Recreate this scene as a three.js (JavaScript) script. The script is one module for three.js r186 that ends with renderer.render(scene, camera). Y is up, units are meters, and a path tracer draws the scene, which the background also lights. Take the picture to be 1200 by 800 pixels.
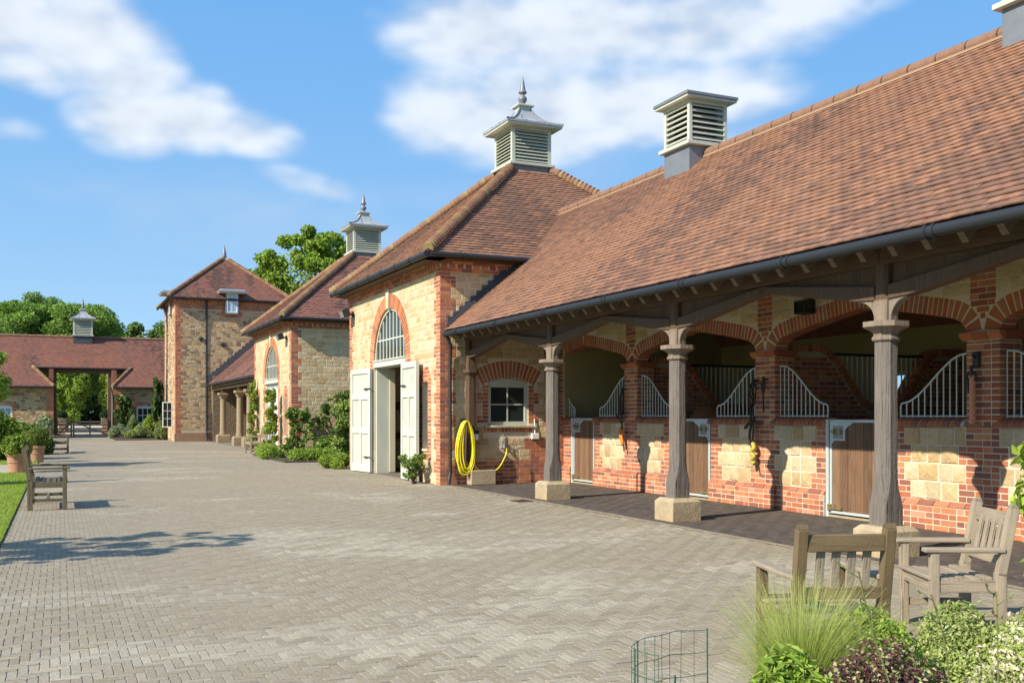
import * as THREE from 'three';
import { mergeGeometries } from 'three/addons/utils/BufferGeometryUtils.js';
import { RoundedBoxGeometry } from 'three/addons/geometries/RoundedBoxGeometry.js';
import { MarchingCubes } from 'three/addons/objects/MarchingCubes.js';

// ---------------------------------------------------------------- camera, sky, sun, exposure
// World: X to the right of the viewer across the yard, Y up, -Z along the stable range. "D" below is the depth along the yard (D = -z).
const scene = new THREE.Scene();
const EYE = new THREE.Vector3(0, 1.35, 0), YAW = 24.37 * Math.PI / 180, FOCAL = 1170;
const camera = new THREE.PerspectiveCamera(2 * Math.atan(400 / FOCAL) * 180 / Math.PI, 1.5, 0.1, 3000);
camera.position.copy(EYE);
camera.rotation.y = -YAW;
camera.setViewOffset(1200, 800, 0, -86.5, 1200, 800);          // the photograph's shifted lens: verticals stay upright
const SUN_EL = 35.6 * Math.PI / 180, SUN_AZ = 15.5 * Math.PI / 180;
const sunDir = new THREE.Vector3(-Math.cos(SUN_EL) * Math.cos(SUN_AZ), Math.sin(SUN_EL), Math.cos(SUN_EL) * Math.sin(SUN_AZ));
const sun = new THREE.DirectionalLight(new THREE.Color(1, 0.925, 0.78), 5);
sun.position.copy(sunDir).multiplyScalar(120).add(new THREE.Vector3(5, 0, -25));
sun.target.position.set(5, 0, -25);
sun.castShadow = true;
sun.shadow.mapSize.set(4096, 4096);
Object.assign(sun.shadow.camera, { left: -60, right: 60, top: 60, bottom: -60, near: 1, far: 300 });
scene.add(sun, sun.target);
const EXPOSURE = 1.52, SKY_LEVEL = 0.80;

const clamp = (x, a, b) => Math.min(b, Math.max(a, x)), lerp = (a, b, t) => a + (b - a) * t;
const smooth = (a, b, x) => { const t = clamp((x - a) / (b - a), 0, 1); return t * t * (3 - 2 * t); };
function rng(seed) { let s = seed | 0; return () => { s = (s + 0x6d2b79f5) | 0; let t = Math.imul(s ^ (s >>> 15), 1 | s); t = (t + Math.imul(t ^ (t >>> 7), 61 | t)) ^ t; return ((t ^ (t >>> 14)) >>> 0) / 4294967296; }; }
const hash = (x, y, s) => { let h = Math.imul(x, 374761393) + Math.imul(y, 668265263) + Math.imul(s, 974634821); h = Math.imul(h ^ (h >>> 13), 1274126177); return ((h ^ (h >>> 16)) >>> 0) / 4294967296; };
// value noise; a period makes it tile
function noise2(x, y, seed = 0, per = 0, perY = per) {
  const ix = Math.floor(x), iy = Math.floor(y), fx = x - ix, fy = y - iy, u = fx * fx * (3 - 2 * fx), v = fy * fy * (3 - 2 * fy);
  const w = (a) => per ? ((a % per) + per) % per : a, h = (a) => perY ? ((a % perY) + perY) % perY : a;
  return lerp(lerp(hash(w(ix), h(iy), seed), hash(w(ix + 1), h(iy), seed), u), lerp(hash(w(ix), h(iy + 1), seed), hash(w(ix + 1), h(iy + 1), seed), u), v);
}
function fbm(x, y, seed = 0, oct = 5, per = 0) { let a = 0.5, s = 0, f = 1, n = 0; for (let i = 0; i < oct; i++) { s += a * noise2(x * f, y * f, seed + i * 17, per * f); n += a; a *= 0.5; f *= 2; } return s / n; }

// The sky: clear blue with a few fair-weather clouds, computed for every direction; azimuth measured from -Z to the right.
{
  const W = 2048, H = 1024, data = new Float32Array(W * H * 4), deg = 180 / Math.PI;
  // azimuth, elevation, half width, half height (degrees), strength, tilt
  const clouds = [[-3.5, 19.4, 4.5, 2.3, 1.1, 0], [1.0, 19.0, 3.6, 2.2, 1.1, 0], [3.4, 17.4, 2.6, 1.5, 0.95, 0], [-1.5, 17.4, 3.0, 1.2, 0.8, 0], [3.6, 15.4, 2.6, 1.7, 1.1, 0], [6.4, 15.6, 2.6, 1.5, 1.1, 0], [9.4, 15.1, 2.4, 1.0, 0.9, -0.1], [-2.4, 14.2, 1.2, 0.5, 0.35, 0], [12.4, 12.8, 2.0, 0.6, 0.5, -0.2], [14.2, 12.2, 1.6, 0.6, 0.5, -0.1],
    [22.5, 20.9, 4.5, 2.0, 1.05, 0], [28, 20.9, 7, 2.1, 1.05, 0.0], [35, 20.8, 6, 2.0, 0.95, 0.0], [40.5, 21.6, 4.5, 1.5, 0.8, 0.1], [20.8, 16.6, 3.0, 2.0, 0.95, 0], [25.5, 16.4, 5.5, 2.5, 1.05, 0], [31.5, 16.9, 5.2, 2.0, 1.0, 0], [36.3, 17.2, 3.6, 1.5, 0.8, 0.05], [38, 15.0, 2.4, 0.9, 0.45, 0.1],
    [62, 24, 9, 4, 0.9, 0.1], [-30, 24, 11, 5, 0.9, 0], [-62, 30, 13, 7, 0.9, 0.1], [100, 28, 14, 6, 0.9, 0], [140, 22, 12, 5, 0.9, 0], [-110, 26, 14, 6, 0.9, 0], [-150, 32, 14, 7, 0.9, 0], [178, 40, 16, 8, 0.9, 0], [20, 45, 16, 7, 0.8, 0.1], [-45, 58, 20, 8, 0.8, 0], [80, 55, 20, 8, 0.8, 0.2]];
  for (let j = 0; j < H; j++) {
    const el = ((j + 0.5) / H - 0.5) * 180, up = el / deg, y = Math.sin(up);
    const t = clamp(el / 90, 0, 1);
    for (let i = 0; i < W; i++) {
      const round = ((i + 0.5) / W - 0.5) * 2 * Math.PI, x = Math.cos(round) * Math.cos(up), z = Math.sin(round) * Math.cos(up);
      const az = Math.atan2(x, -z) * deg, toSun = Math.max(0, x * sunDir.x + y * sunDir.y + z * sunDir.z);
      const k = 1 - Math.exp(-el / 13), glow = 0.16 * Math.pow(toSun, 6) + 0.5 * Math.pow(toSun, 60);
      let r = lerp(0.45, 0.085, k) + glow, g = lerp(0.68, 0.31, k) + glow, b = lerp(0.86, 0.70, k) + glow;
      if (el < 0) { const m = smooth(0, -8, el); r = lerp(r, 0.2, m); g = lerp(g, 0.2, m); b = lerp(b, 0.16, m); }
      else {
        let c = -1;
        for (const [ca, ce, rw, rh, s, tilt] of clouds) {
          let da = az - ca; if (da > 180) da -= 360; if (da < -180) da += 360;
          if (Math.abs(da) > rw * 2 + 2) continue;
          const de = el - ce - tilt * da;
          const q = (da / rw) ** 2 + (de / (de < 0 ? rh * 0.85 : rh * 1.1)) ** 2;
          if (q < 4) c = Math.max(c, s * (1 - q * 0.52));
        }
        const on = c > -0.3, n1 = on ? fbm(az * 0.15 + 40, el * 0.34, 5, 6) : 0, n2 = on ? fbm(az * 0.5 + 90, el * 1.1, 9, 5) : 0;
        const wisp = smooth(0.56, 0.85, fbm(az * 0.07 + 7, el * 0.2 + 3, 21, 5)) * 0.3;
        let a = on ? Math.pow(smooth(-0.25, 1.12, c * 1.0 + (n1 - 0.5) * 0.95 + (n2 - 0.5) * 0.85 - 0.02), 1.25) * smooth(-0.45, 0.25, c) * 0.88 : 0;
        a = Math.max(a, wisp * smooth(2, 14, el));
        const shade = 0.80 + 0.24 * smooth(0.3, 0.7, n1 * 0.6 + n2 * 0.4);
        r = lerp(r, 0.74 * shade, a); g = lerp(g, 0.785 * shade, a); b = lerp(b, 0.845 * shade, a);
      }
      const o = (j * W + i) * 4;
      data[o] = r * SKY_LEVEL; data[o + 1] = g * SKY_LEVEL; data[o + 2] = b * SKY_LEVEL; data[o + 3] = 1;
    }
  }
  const sky = new THREE.DataTexture(data, W, H, THREE.RGBAFormat, THREE.FloatType);
  sky.mapping = THREE.EquirectangularReflectionMapping; sky.magFilter = THREE.LinearFilter; sky.minFilter = THREE.LinearFilter; sky.needsUpdate = true;
  scene.background = sky; scene.environment = sky;
}

// ---------------------------------------------------------------- textures and materials
function tex(size, fn, srgb, rep = 1) {
  const d = new Uint8Array(size * size * 4);
  for (let j = 0; j < size; j++) for (let i = 0; i < size; i++) {
    const c = fn(i / size, j / size), o = (j * size + i) * 4, v = typeof c === 'number' ? [c, c, c] : c;
    d[o] = clamp(v[0], 0, 1) * 255; d[o + 1] = clamp(v[1], 0, 1) * 255; d[o + 2] = clamp(v[2], 0, 1) * 255; d[o + 3] = 255;
  }
  const t = new THREE.DataTexture(d, size, size, THREE.RGBAFormat);
  t.wrapS = t.wrapT = THREE.RepeatWrapping; t.magFilter = THREE.LinearFilter; t.minFilter = THREE.LinearMipmapLinearFilter; t.generateMipmaps = true;
  if (srgb) t.colorSpace = THREE.SRGBColorSpace;
  t.repeat.set(1 / rep, 1 / rep); t.needsUpdate = true;
  return t;
}
const NN = (u, v, fx, fy, s, o = 4) => { let a = 0.5, t = 0, f = 1, n = 0; for (let i = 0; i < o; i++) { t += a * noise2(u * fx * f, v * fy * f, s + i * 17, fx * f, fy * f); n += a; a *= 0.5; f *= 2; } return t / n; };
const N = (u, v, f, s, o = 5) => fbm(u * f, v * f, s, o, f);
// grey-ish multipliers around white (colour maps) and heights (bump maps); rep = metres per repeat
const T = {
  brick: tex(512, (u, v) => { const a = N(u, v, 8, 1), b = N(u, v, 64, 2, 3); const k = 0.74 + 0.30 * a + 0.22 * (b - 0.5); const w = smooth(0.66, 0.8, N(u, v, 6, 77)) * 0.25; return [k + w, k * 0.98 + w, k * 0.97 + w]; }, false, 0.9),
  brickB: tex(512, (u, v) => N(u, v, 48, 3, 4) * 0.7 + 0.3 * N(u, v, 12, 4), false, 0.9),
  stone: tex(512, (u, v) => { const a = N(u, v, 5, 11), b = N(u, v, 40, 12, 4), c = smooth(0.55, 0.75, N(u, v, 4, 13)); const k = 0.66 + 0.40 * a + 0.24 * (b - 0.5); return [k, k * (1 - 0.05 * c), k * (1 - 0.16 * c)]; }, false, 1.3),
  stoneB: tex(512, (u, v) => 0.55 * N(u, v, 18, 14, 5) + 0.45 * smooth(0.35, 0.65, N(u, v, 34, 15, 4)), false, 1.0),
  tile: tex(512, (u, v) => { const a = N(u, v, 6, 21), b = N(u, v, 50, 22, 3); const k = 0.74 + 0.32 * a + 0.2 * (b - 0.5), l = smooth(0.68, 0.8, N(u, v, 14, 25)) * 0.35; return [k + l * 0.2, k + l * 0.28, k + l * 0.12]; }, false, 0.8),
  tileB: tex(256, (u, v) => N(u, v, 24, 23, 4), false, 0.8),
  wood: tex(512, (u, v) => { const w = u + 0.025 * N(u, v, 4, 31); const g = NN(w, v, 40, 4, 32, 4), a = N(u, v, 3, 33), cr = smooth(0.62, 0.74, NN(w, v, 60, 2, 35, 3)); const k = 0.60 + 0.5 * g + 0.28 * (a - 0.5) - 0.25 * cr; return [k, k * 0.99, k * 0.97]; }, false, 0.7),
  woodB: tex(512, (u, v) => { const w = u + 0.025 * N(u, v, 4, 31); return 0.7 * NN(w, v, 40, 4, 32, 4) + 0.3 * N(u, v, 60, 36, 2) - 0.5 * smooth(0.62, 0.74, NN(w, v, 60, 2, 35, 3)); }, false, 0.7),
  lead: tex(256, (u, v) => { const k = 0.72 + 0.4 * N(u, v, 4, 41) + 0.12 * (N(u, v, 24, 42, 3) - 0.5); return [k, k, k]; }, false, 1.4),
  paint: tex(256, (u, v) => { const k = 0.80 + 0.28 * NN(u, v, 9, 3, 51, 5) + 0.06 * (N(u, v, 60, 52, 2) - 0.5); return [k, k, k * 0.99]; }, false, 1.2),
  plaster: tex(256, (u, v) => { const k = 0.75 + 0.4 * N(u, v, 3, 61); return [k, k, k * 0.96]; }, false, 2.2),
  paver: tex(512, (u, v) => { const a = N(u, v, 10, 71), b = N(u, v, 90, 72, 3); const k = 0.82 + 0.22 * a + 0.2 * (b - 0.5); return [k, k * 0.99, k * 0.97]; }, false, 0.8),
  grain: tex(256, (u, v) => N(u, v, 40, 81, 3), false, 0.5),
  grass: tex(512, (u, v) => { const a = N(u, v, 6, 91), b = N(u, v, 70, 92, 3); const k = 0.6 + 0.5 * a + 0.5 * (b - 0.5); return [k, k, k * 0.8]; }, false, 2.5),
};
const shiny = (o) => new THREE.MeshStandardMaterial({ roughness: 0.85, ...o });
const rgb = (r, g, b) => new THREE.Color().setRGB(r, g, b);
const LOOK = {          // what each family of pieces is made of; colour comes from the palettes
  brick: { map: T.brick, bumpMap: T.brickB, bumpScale: 0.004, roughness: 0.92 },
  stone: { map: T.stone, bumpMap: T.stoneB, bumpScale: 0.007, roughness: 0.94 },
  tile: { map: T.tile, bumpMap: T.tileB, bumpScale: 0.004, roughness: 0.88 },
  paver: { map: T.paver, bumpMap: T.grain, bumpScale: 0.003, roughness: 0.9 },
};
const PAL = {
  brick: [[0.513, 0.175, 0.075], [0.466, 0.150, 0.067], [0.548, 0.208, 0.091], [0.420, 0.130, 0.067], [0.350, 0.115, 0.067], [0.490, 0.195, 0.103], [0.280, 0.110, 0.075], [0.583, 0.247, 0.109], [0.385, 0.155, 0.091], [0.443, 0.155, 0.072], [0.560, 0.300, 0.190], [0.540, 0.270, 0.170]],
  stone: [[0.588, 0.428, 0.230], [0.637, 0.484, 0.284], [0.653, 0.515, 0.322], [0.565, 0.397, 0.207], [0.613, 0.468, 0.276], [0.677, 0.547, 0.360], [0.524, 0.365, 0.191], [0.629, 0.492, 0.307], [0.573, 0.444, 0.268], [0.653, 0.500, 0.292]],
  rubble: [[0.514, 0.368, 0.204], [0.442, 0.312, 0.176], [0.587, 0.424, 0.244], [0.367, 0.257, 0.146], [0.538, 0.368, 0.184], [0.294, 0.200, 0.122], [0.477, 0.356, 0.213], [0.562, 0.412, 0.244], [0.232, 0.162, 0.102], [0.501, 0.335, 0.165]],
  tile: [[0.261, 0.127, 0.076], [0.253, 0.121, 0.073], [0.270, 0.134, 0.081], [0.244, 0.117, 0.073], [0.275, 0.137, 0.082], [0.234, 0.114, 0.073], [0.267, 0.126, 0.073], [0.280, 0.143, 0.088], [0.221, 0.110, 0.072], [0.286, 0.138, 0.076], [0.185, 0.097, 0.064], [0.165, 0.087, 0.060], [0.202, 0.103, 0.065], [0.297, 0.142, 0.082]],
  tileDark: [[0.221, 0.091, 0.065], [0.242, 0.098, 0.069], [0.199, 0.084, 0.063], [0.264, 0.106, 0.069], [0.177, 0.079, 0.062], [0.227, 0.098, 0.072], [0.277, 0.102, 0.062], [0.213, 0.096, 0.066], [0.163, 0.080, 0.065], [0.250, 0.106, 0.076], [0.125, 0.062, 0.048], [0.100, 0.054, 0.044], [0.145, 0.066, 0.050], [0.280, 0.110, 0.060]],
  paver: [[0.279, 0.234, 0.166], [0.275, 0.230, 0.163], [0.284, 0.238, 0.167], [0.271, 0.227, 0.161], [0.286, 0.240, 0.169], [0.278, 0.232, 0.164], [0.268, 0.224, 0.159], [0.293, 0.244, 0.173], [0.281, 0.236, 0.167], [0.274, 0.230, 0.163], [0.295, 0.255, 0.190], [0.332, 0.289, 0.217], [0.373, 0.330, 0.250], [0.422, 0.375, 0.289], [0.222, 0.189, 0.139]],
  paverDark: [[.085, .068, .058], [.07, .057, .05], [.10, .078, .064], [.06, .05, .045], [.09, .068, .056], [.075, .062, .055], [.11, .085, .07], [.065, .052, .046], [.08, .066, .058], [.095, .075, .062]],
};
const pieceMat = {};
function matOf(look, pal, i) { const k = look + pal + i; return pieceMat[k] ??= shiny(i < 0 ? { ...LOOK[look], vertexColors: true } : { ...LOOK[look], color: rgb(...PAL[pal][i]) }); }
const M = {
  mortar: shiny({ color: rgb(.66, .57, .44), map: T.plaster, bumpMap: T.grain, bumpScale: 0.004 }),
  mortarDull: shiny({ color: rgb(.46, .385, .28), map: T.plaster, bumpMap: T.grain, bumpScale: 0.004 }),
  deck: shiny({ color: rgb(.16, .07, .05), map: T.tile }),
  deckBack: shiny({ color: rgb(.27, .11, .07), map: T.tile, bumpMap: T.tileB, bumpScale: 0.01 }),
  bonnet: shiny({ color: rgb(.27, .15, .08), map: T.tile, bumpMap: T.tileB, bumpScale: 0.006 }),
  ridge: shiny({ color: rgb(.235, .125, .078), map: T.tile, bumpMap: T.tileB, bumpScale: 0.006 }),
  lime: shiny({ color: rgb(.34, .22, .14), map: T.plaster }),
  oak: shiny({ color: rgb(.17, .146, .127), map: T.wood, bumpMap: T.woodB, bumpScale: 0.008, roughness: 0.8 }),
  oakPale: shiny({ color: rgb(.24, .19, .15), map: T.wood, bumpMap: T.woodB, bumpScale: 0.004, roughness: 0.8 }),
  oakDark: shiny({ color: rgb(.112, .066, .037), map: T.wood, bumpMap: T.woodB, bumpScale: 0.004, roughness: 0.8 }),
  rafter: shiny({ color: rgb(.20, .155, .115), map: T.wood, bumpMap: T.woodB, bumpScale: 0.003 }),
  teak: shiny({ color: rgb(.35, .285, .205), map: T.wood, bumpMap: T.woodB, bumpScale: 0.003, roughness: 0.75 }),
  teakOld: shiny({ color: rgb(.165, .13, .075), map: T.wood, bumpMap: T.woodB, bumpScale: 0.003, roughness: 0.8 }),
  teakGreen: shiny({ color: rgb(.165, .115, .055), map: T.wood, bumpMap: T.woodB, bumpScale: 0.003, roughness: 0.75 }),
  board: shiny({ color: rgb(.215, .118, .062), map: T.wood, bumpMap: T.woodB, bumpScale: 0.003, roughness: 0.7 }),
  boardB: shiny({ color: rgb(.175, .095, .052), map: T.wood, bumpMap: T.woodB, bumpScale: 0.003, roughness: 0.7 }),
  boardC: shiny({ color: rgb(.25, .145, .08), map: T.wood, bumpMap: T.woodB, bumpScale: 0.003, roughness: 0.7 }),
  plinth: shiny({ color: rgb(.44, .35, .22), map: T.stone, bumpMap: T.stoneB, bumpScale: 0.003 }),
  keystone: shiny({ color: rgb(.62, .55, .41), map: T.stone, bumpMap: T.stoneB, bumpScale: 0.005 }),
  lead: shiny({ color: rgb(.20, .215, .24), map: T.lead, roughness: 0.5, metalness: 0.25, bumpMap: T.lead, bumpScale: 0.006 }),
  leadPale: shiny({ color: rgb(.36, .38, .41), map: T.lead, roughness: 0.55, metalness: 0.15, bumpMap: T.lead, bumpScale: 0.006 }),
  leadDark: shiny({ color: rgb(.075, .08, .095), map: T.lead, roughness: 0.55, metalness: 0.2, bumpMap: T.lead, bumpScale: 0.006 }),
  gutter: shiny({ color: rgb(.014, .016, .020), map: T.paint, roughness: 0.55 }),
  black: shiny({ color: rgb(.022, .022, .024), map: T.paint, roughness: 0.5 }),
  paint: shiny({ color: rgb(.55, .565, .485), map: T.paint, roughness: 0.55 }),
  paintShade: shiny({ color: rgb(.48, .50, .43), map: T.paint, roughness: 0.55 }),
  louvre: shiny({ color: rgb(.50, .515, .44), map: T.paint, roughness: 0.6 }),
  white: shiny({ color: rgb(.74, .74, .70), map: T.paint, roughness: 0.5 }),
  paleDoor: shiny({ color: rgb(.60, .64, .62), map: T.paint, roughness: 0.55 }),
  galv: shiny({ color: rgb(.52, .57, .56), map: T.paint, roughness: 0.45, metalness: 0.15 }),
  bar: shiny({ color: rgb(.60, .63, .58), map: T.paint, roughness: 0.5 }),
  brass: shiny({ color: rgb(.36, .28, .13), roughness: 0.45, metalness: 0.6 }),
  steel: shiny({ color: rgb(.45, .45, .44), roughness: 0.4, metalness: 0.7 }),
  inside: shiny({ color: rgb(.36, .295, .145), map: T.plaster }),
  insideCream: shiny({ color: rgb(.58, .52, .38), map: T.plaster }),
  dark: shiny({ color: rgb(.035, .03, .026) }),
  glass: new THREE.MeshPhysicalMaterial({ color: rgb(.86, .92, .90), roughness: 0.04, transmission: 1, thickness: 0 }),
  glassDull: new THREE.MeshPhysicalMaterial({ color: rgb(.022, .030, .028), roughness: 0.06, specularIntensity: 1 }),
  hose: shiny({ color: rgb(.74, .60, .02), roughness: 0.38 }),
  hoseB: shiny({ color: rgb(.62, .56, .03), roughness: 0.38 }),
  terracotta: shiny({ color: rgb(.46, .245, .145), map: T.stone, bumpMap: T.tileB, bumpScale: 0.004 }),
  soil: shiny({ color: rgb(.085, .06, .042), map: T.grass, bumpMap: T.stoneB, bumpScale: 0.03 }),
  leather: shiny({ color: rgb(.075, .03, .018), roughness: 0.45 }),
  strap: shiny({ color: rgb(.03, .02, .018), roughness: 0.6 }),
  orange: shiny({ color: rgb(.62, .20, .03), roughness: 0.8 }),
  yellow: shiny({ color: rgb(.42, .34, .05), roughness: 0.8 }),
  rope: shiny({ color: rgb(.66, .31, .19), roughness: 0.9 }),
  greenWire: shiny({ color: rgb(.02, .09, .06), roughness: 0.5 }),
  bark: shiny({ color: rgb(.13, .10, .075), map: T.wood, bumpMap: T.woodB, bumpScale: 0.02 }),
  rust: shiny({ color: rgb(.10, .055, .04), roughness: 0.85, map: T.stone }),
};

// ---------------------------------------------------------------- small builders
const used = {};
function numbered(n) { const k = used[n] ?? 0; used[n] = k + 1; return k ? n + '_' + String(k).padStart(3, '0') : n; }
function tag(o, label, category, group, kind) { if (label) o.userData.label = label; if (category) o.userData.category = category; if (group) o.userData.group = group; if (kind) o.userData.kind = kind; return o; }
function thing(name, label, category, [x, y, z], group, turn = 0) { const o = new THREE.Group(); o.name = numbered(name); o.position.set(x, y, z); o.rotation.y = turn; scene.add(o); return tag(o, label, category, group); }
const off = (o) => { const v = new THREE.Vector3(); for (let p = o; p && p !== scene; p = p.parent) v.add(p.position); return v; };
function boxUV(g) {                                       // uv in metres, by the face's main axis
  if (g.index) g = g.toNonIndexed();
  const p = g.attributes.position, n = g.attributes.normal, uv = new Float32Array(p.count * 2);
  for (let i = 0; i < p.count; i++) {
    const ax = Math.abs(n.getX(i)), ay = Math.abs(n.getY(i)), az = Math.abs(n.getZ(i)), x = p.getX(i), y = p.getY(i), z = p.getZ(i);
    if (ax >= ay && ax >= az) { uv[2 * i] = z; uv[2 * i + 1] = y; } else if (ay >= az) { uv[2 * i] = x; uv[2 * i + 1] = z; } else { uv[2 * i] = x; uv[2 * i + 1] = y; }
  }
  g.setAttribute('uv', new THREE.BufferAttribute(uv, 2));
  return g;
}
function clean(g) { if (g.index) g = g.toNonIndexed(); if (!g.attributes.normal) g.computeVertexNormals(); if (!g.attributes.uv) boxUV(g); const o = new THREE.BufferGeometry(); for (const k of ['position', 'normal', 'uv']) o.setAttribute(k, g.attributes[k]); return o; }
function join(list) { return list.length === 1 ? clean(list[0]) : mergeGeometries(list.map(clean)); }
// a box between two corners, its grain along the longest side
function box(x0, x1, y0, y1, z0, z1, r = 0, grain = true) {
  const w = Math.abs(x1 - x0), h = Math.abs(y1 - y0), d = Math.abs(z1 - z0);
  let g = r ? new RoundedBoxGeometry(w, h, d, 1, Math.min(r, w * 0.4, h * 0.4, d * 0.4)) : new THREE.BoxGeometry(w, h, d);
  g = boxUV(g);
  if (grain) {
    const uv = g.attributes.uv, n = g.attributes.normal, longest = w >= h && w >= d ? 0 : h >= d ? 1 : 2;
    for (let i = 0; i < uv.count; i++) {
      const a = [Math.abs(n.getX(i)), Math.abs(n.getY(i)), Math.abs(n.getZ(i))], ax = a[0] >= a[1] && a[0] >= a[2] ? 0 : a[1] >= a[2] ? 1 : 2;
      const vAxis = ax === 0 ? 1 : ax === 1 ? 2 : 1, uAxis = ax === 0 ? 2 : 0;
      if (longest === uAxis && longest !== vAxis) uv.setXY(i, uv.getY(i), uv.getX(i));
    }
  }
  g.translate((x0 + x1) / 2, (y0 + y1) / 2, (z0 + z1) / 2);
  const s = (x0 * 3.1 + y0 * 7.7 + z0 * 5.3) % 1, uv = g.attributes.uv;
  for (let i = 0; i < uv.count; i++) uv.setXY(i, uv.getX(i) + s, uv.getY(i) + s * 3.3);
  return clean(g);
}
// a bar of rectangular section from a to b
function bar(a, b, w, d, r = 0, spin = 0) {
  const A = new THREE.Vector3(...a), B = new THREE.Vector3(...b), L = A.distanceTo(B), g = box(-w / 2, w / 2, 0, L, -d / 2, d / 2, r);
  if (spin) g.rotateY(spin);
  const q = new THREE.Quaternion().setFromUnitVectors(new THREE.Vector3(0, 1, 0), B.clone().sub(A).normalize());
  return g.applyMatrix4(new THREE.Matrix4().compose(A, q, new THREE.Vector3(1, 1, 1)));
}
function tube(pts, r, seg = 24, rad = 8, closed = false) { return clean(new THREE.TubeGeometry(new THREE.CatmullRomCurve3(pts.map((p) => new THREE.Vector3(...p)), closed, 'centripetal'), seg, r, rad, closed)); }
function rod(a, b, r, rad = 8) { const A = new THREE.Vector3(...a), B = new THREE.Vector3(...b), L = A.distanceTo(B), g = new THREE.CylinderGeometry(r, r, L, rad).translate(0, L / 2, 0); return clean(g.applyMatrix4(new THREE.Matrix4().compose(A, new THREE.Quaternion().setFromUnitVectors(new THREE.Vector3(0, 1, 0), B.sub(A).normalize()), new THREE.Vector3(1, 1, 1)))); }
function lathe(pts, seg = 16) { return clean(new THREE.LatheGeometry(pts.map(([r, y]) => new THREE.Vector2(r, y)), seg)); }
function prism(pts, depth, bevel = 0) { const g = new THREE.ExtrudeGeometry(new THREE.Shape(pts.map(([x, y]) => new THREE.Vector2(x, y))), { depth, bevelEnabled: bevel > 0, bevelSize: bevel, bevelThickness: bevel, bevelSegments: 1, bevelOffset: -bevel, curveSegments: 8 }); return clean(boxUV(g)); }
// a mesh under a thing or part, from geometry given in world coordinates
function put(parent, name, geo, mat) {
  const g = Array.isArray(geo) ? join(geo) : clean(geo.clone()), o = off(parent);
  g.translate(-o.x, -o.y, -o.z);
  return own(parent, name, g, mat);
}
function own(parent, name, geo, mat) { const m = new THREE.Mesh(Array.isArray(geo) ? join(geo) : geo, mat); m.name = parent === scene ? numbered(name) : name; parent.add(m); return m; }
function sub(parent, name, [x, y, z] = [0, 0, 0]) { const g = new THREE.Group(); g.name = name; g.position.set(x, y, z); parent.add(g); return g; }

// ---------------------------------------------------------------- pieces: bricks, stones, tiles, pavers
// A convex block given by its outline in the wall's plane: front at z = 0 with a worn edge, sides going back by t.
const blockCache = new Map();
function polyBlock(pts, t, bev, bulge = 0, uo = 0) {
  const n = pts.length, P = [], U = [], c = [0, 0];
  for (const p of pts) { c[0] += p[0] / n; c[1] += p[1] / n; }
  const inn = pts.map(([x, y]) => { const dx = c[0] - x, dy = c[1] - y, l = Math.hypot(dx, dy); return [x + dx / l * bev * 1.4, y + dy / l * bev * 1.4]; });
  const tri = (...v) => { for (const [x, y, z, u, w] of v) { P.push(x, y, z); U.push(u + uo, w + uo * 1.7); } };
  const F = (p, z = 0) => [p[0], p[1], z, p[0], p[1]];
  if (bulge) for (let i = 0; i < n; i++) tri(F(inn[i]), F(inn[(i + 1) % n]), F(c, bulge));
  else for (let i = 1; i < n - 1; i++) tri(F(inn[0]), F(inn[i]), F(inn[i + 1]));
  for (let i = 0; i < n; i++) {
    const a = pts[i], b = pts[(i + 1) % n], ia = inn[i], ib = inn[(i + 1) % n];
    tri(F(a, -bev), F(b, -bev), F(ib)); tri(F(a, -bev), F(ib), F(ia));
    if (t > bev) { const l = Math.hypot(b[0] - a[0], b[1] - a[1]); const A = [a[0], a[1], -bev, 0, 0], B = [b[0], b[1], -bev, l, 0], Ab = [a[0], a[1], -t, 0, t], Bb = [b[0], b[1], -t, l, t]; tri(Ab, Bb, B); tri(Ab, B, A); }
  }
  const g = new THREE.BufferGeometry();
  g.setAttribute('position', new THREE.BufferAttribute(new Float32Array(P), 3)); g.setAttribute('uv', new THREE.BufferAttribute(new Float32Array(U), 2));
  g.computeVertexNormals();
  return g;
}
function brickGeo(w, h, t, variant) {
  const k = `${Math.round(w * 250)},${Math.round(h * 400)},${Math.round(t * 100)},${variant}`;
  if (!blockCache.has(k)) blockCache.set(k, polyBlock([[-w / 2, -h / 2], [w / 2, -h / 2], [w / 2, h / 2], [-w / 2, h / 2]], t, 0.003, 0, variant * 0.37 + 0.11));
  return blockCache.get(k);
}
const allPieces = [];
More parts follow.
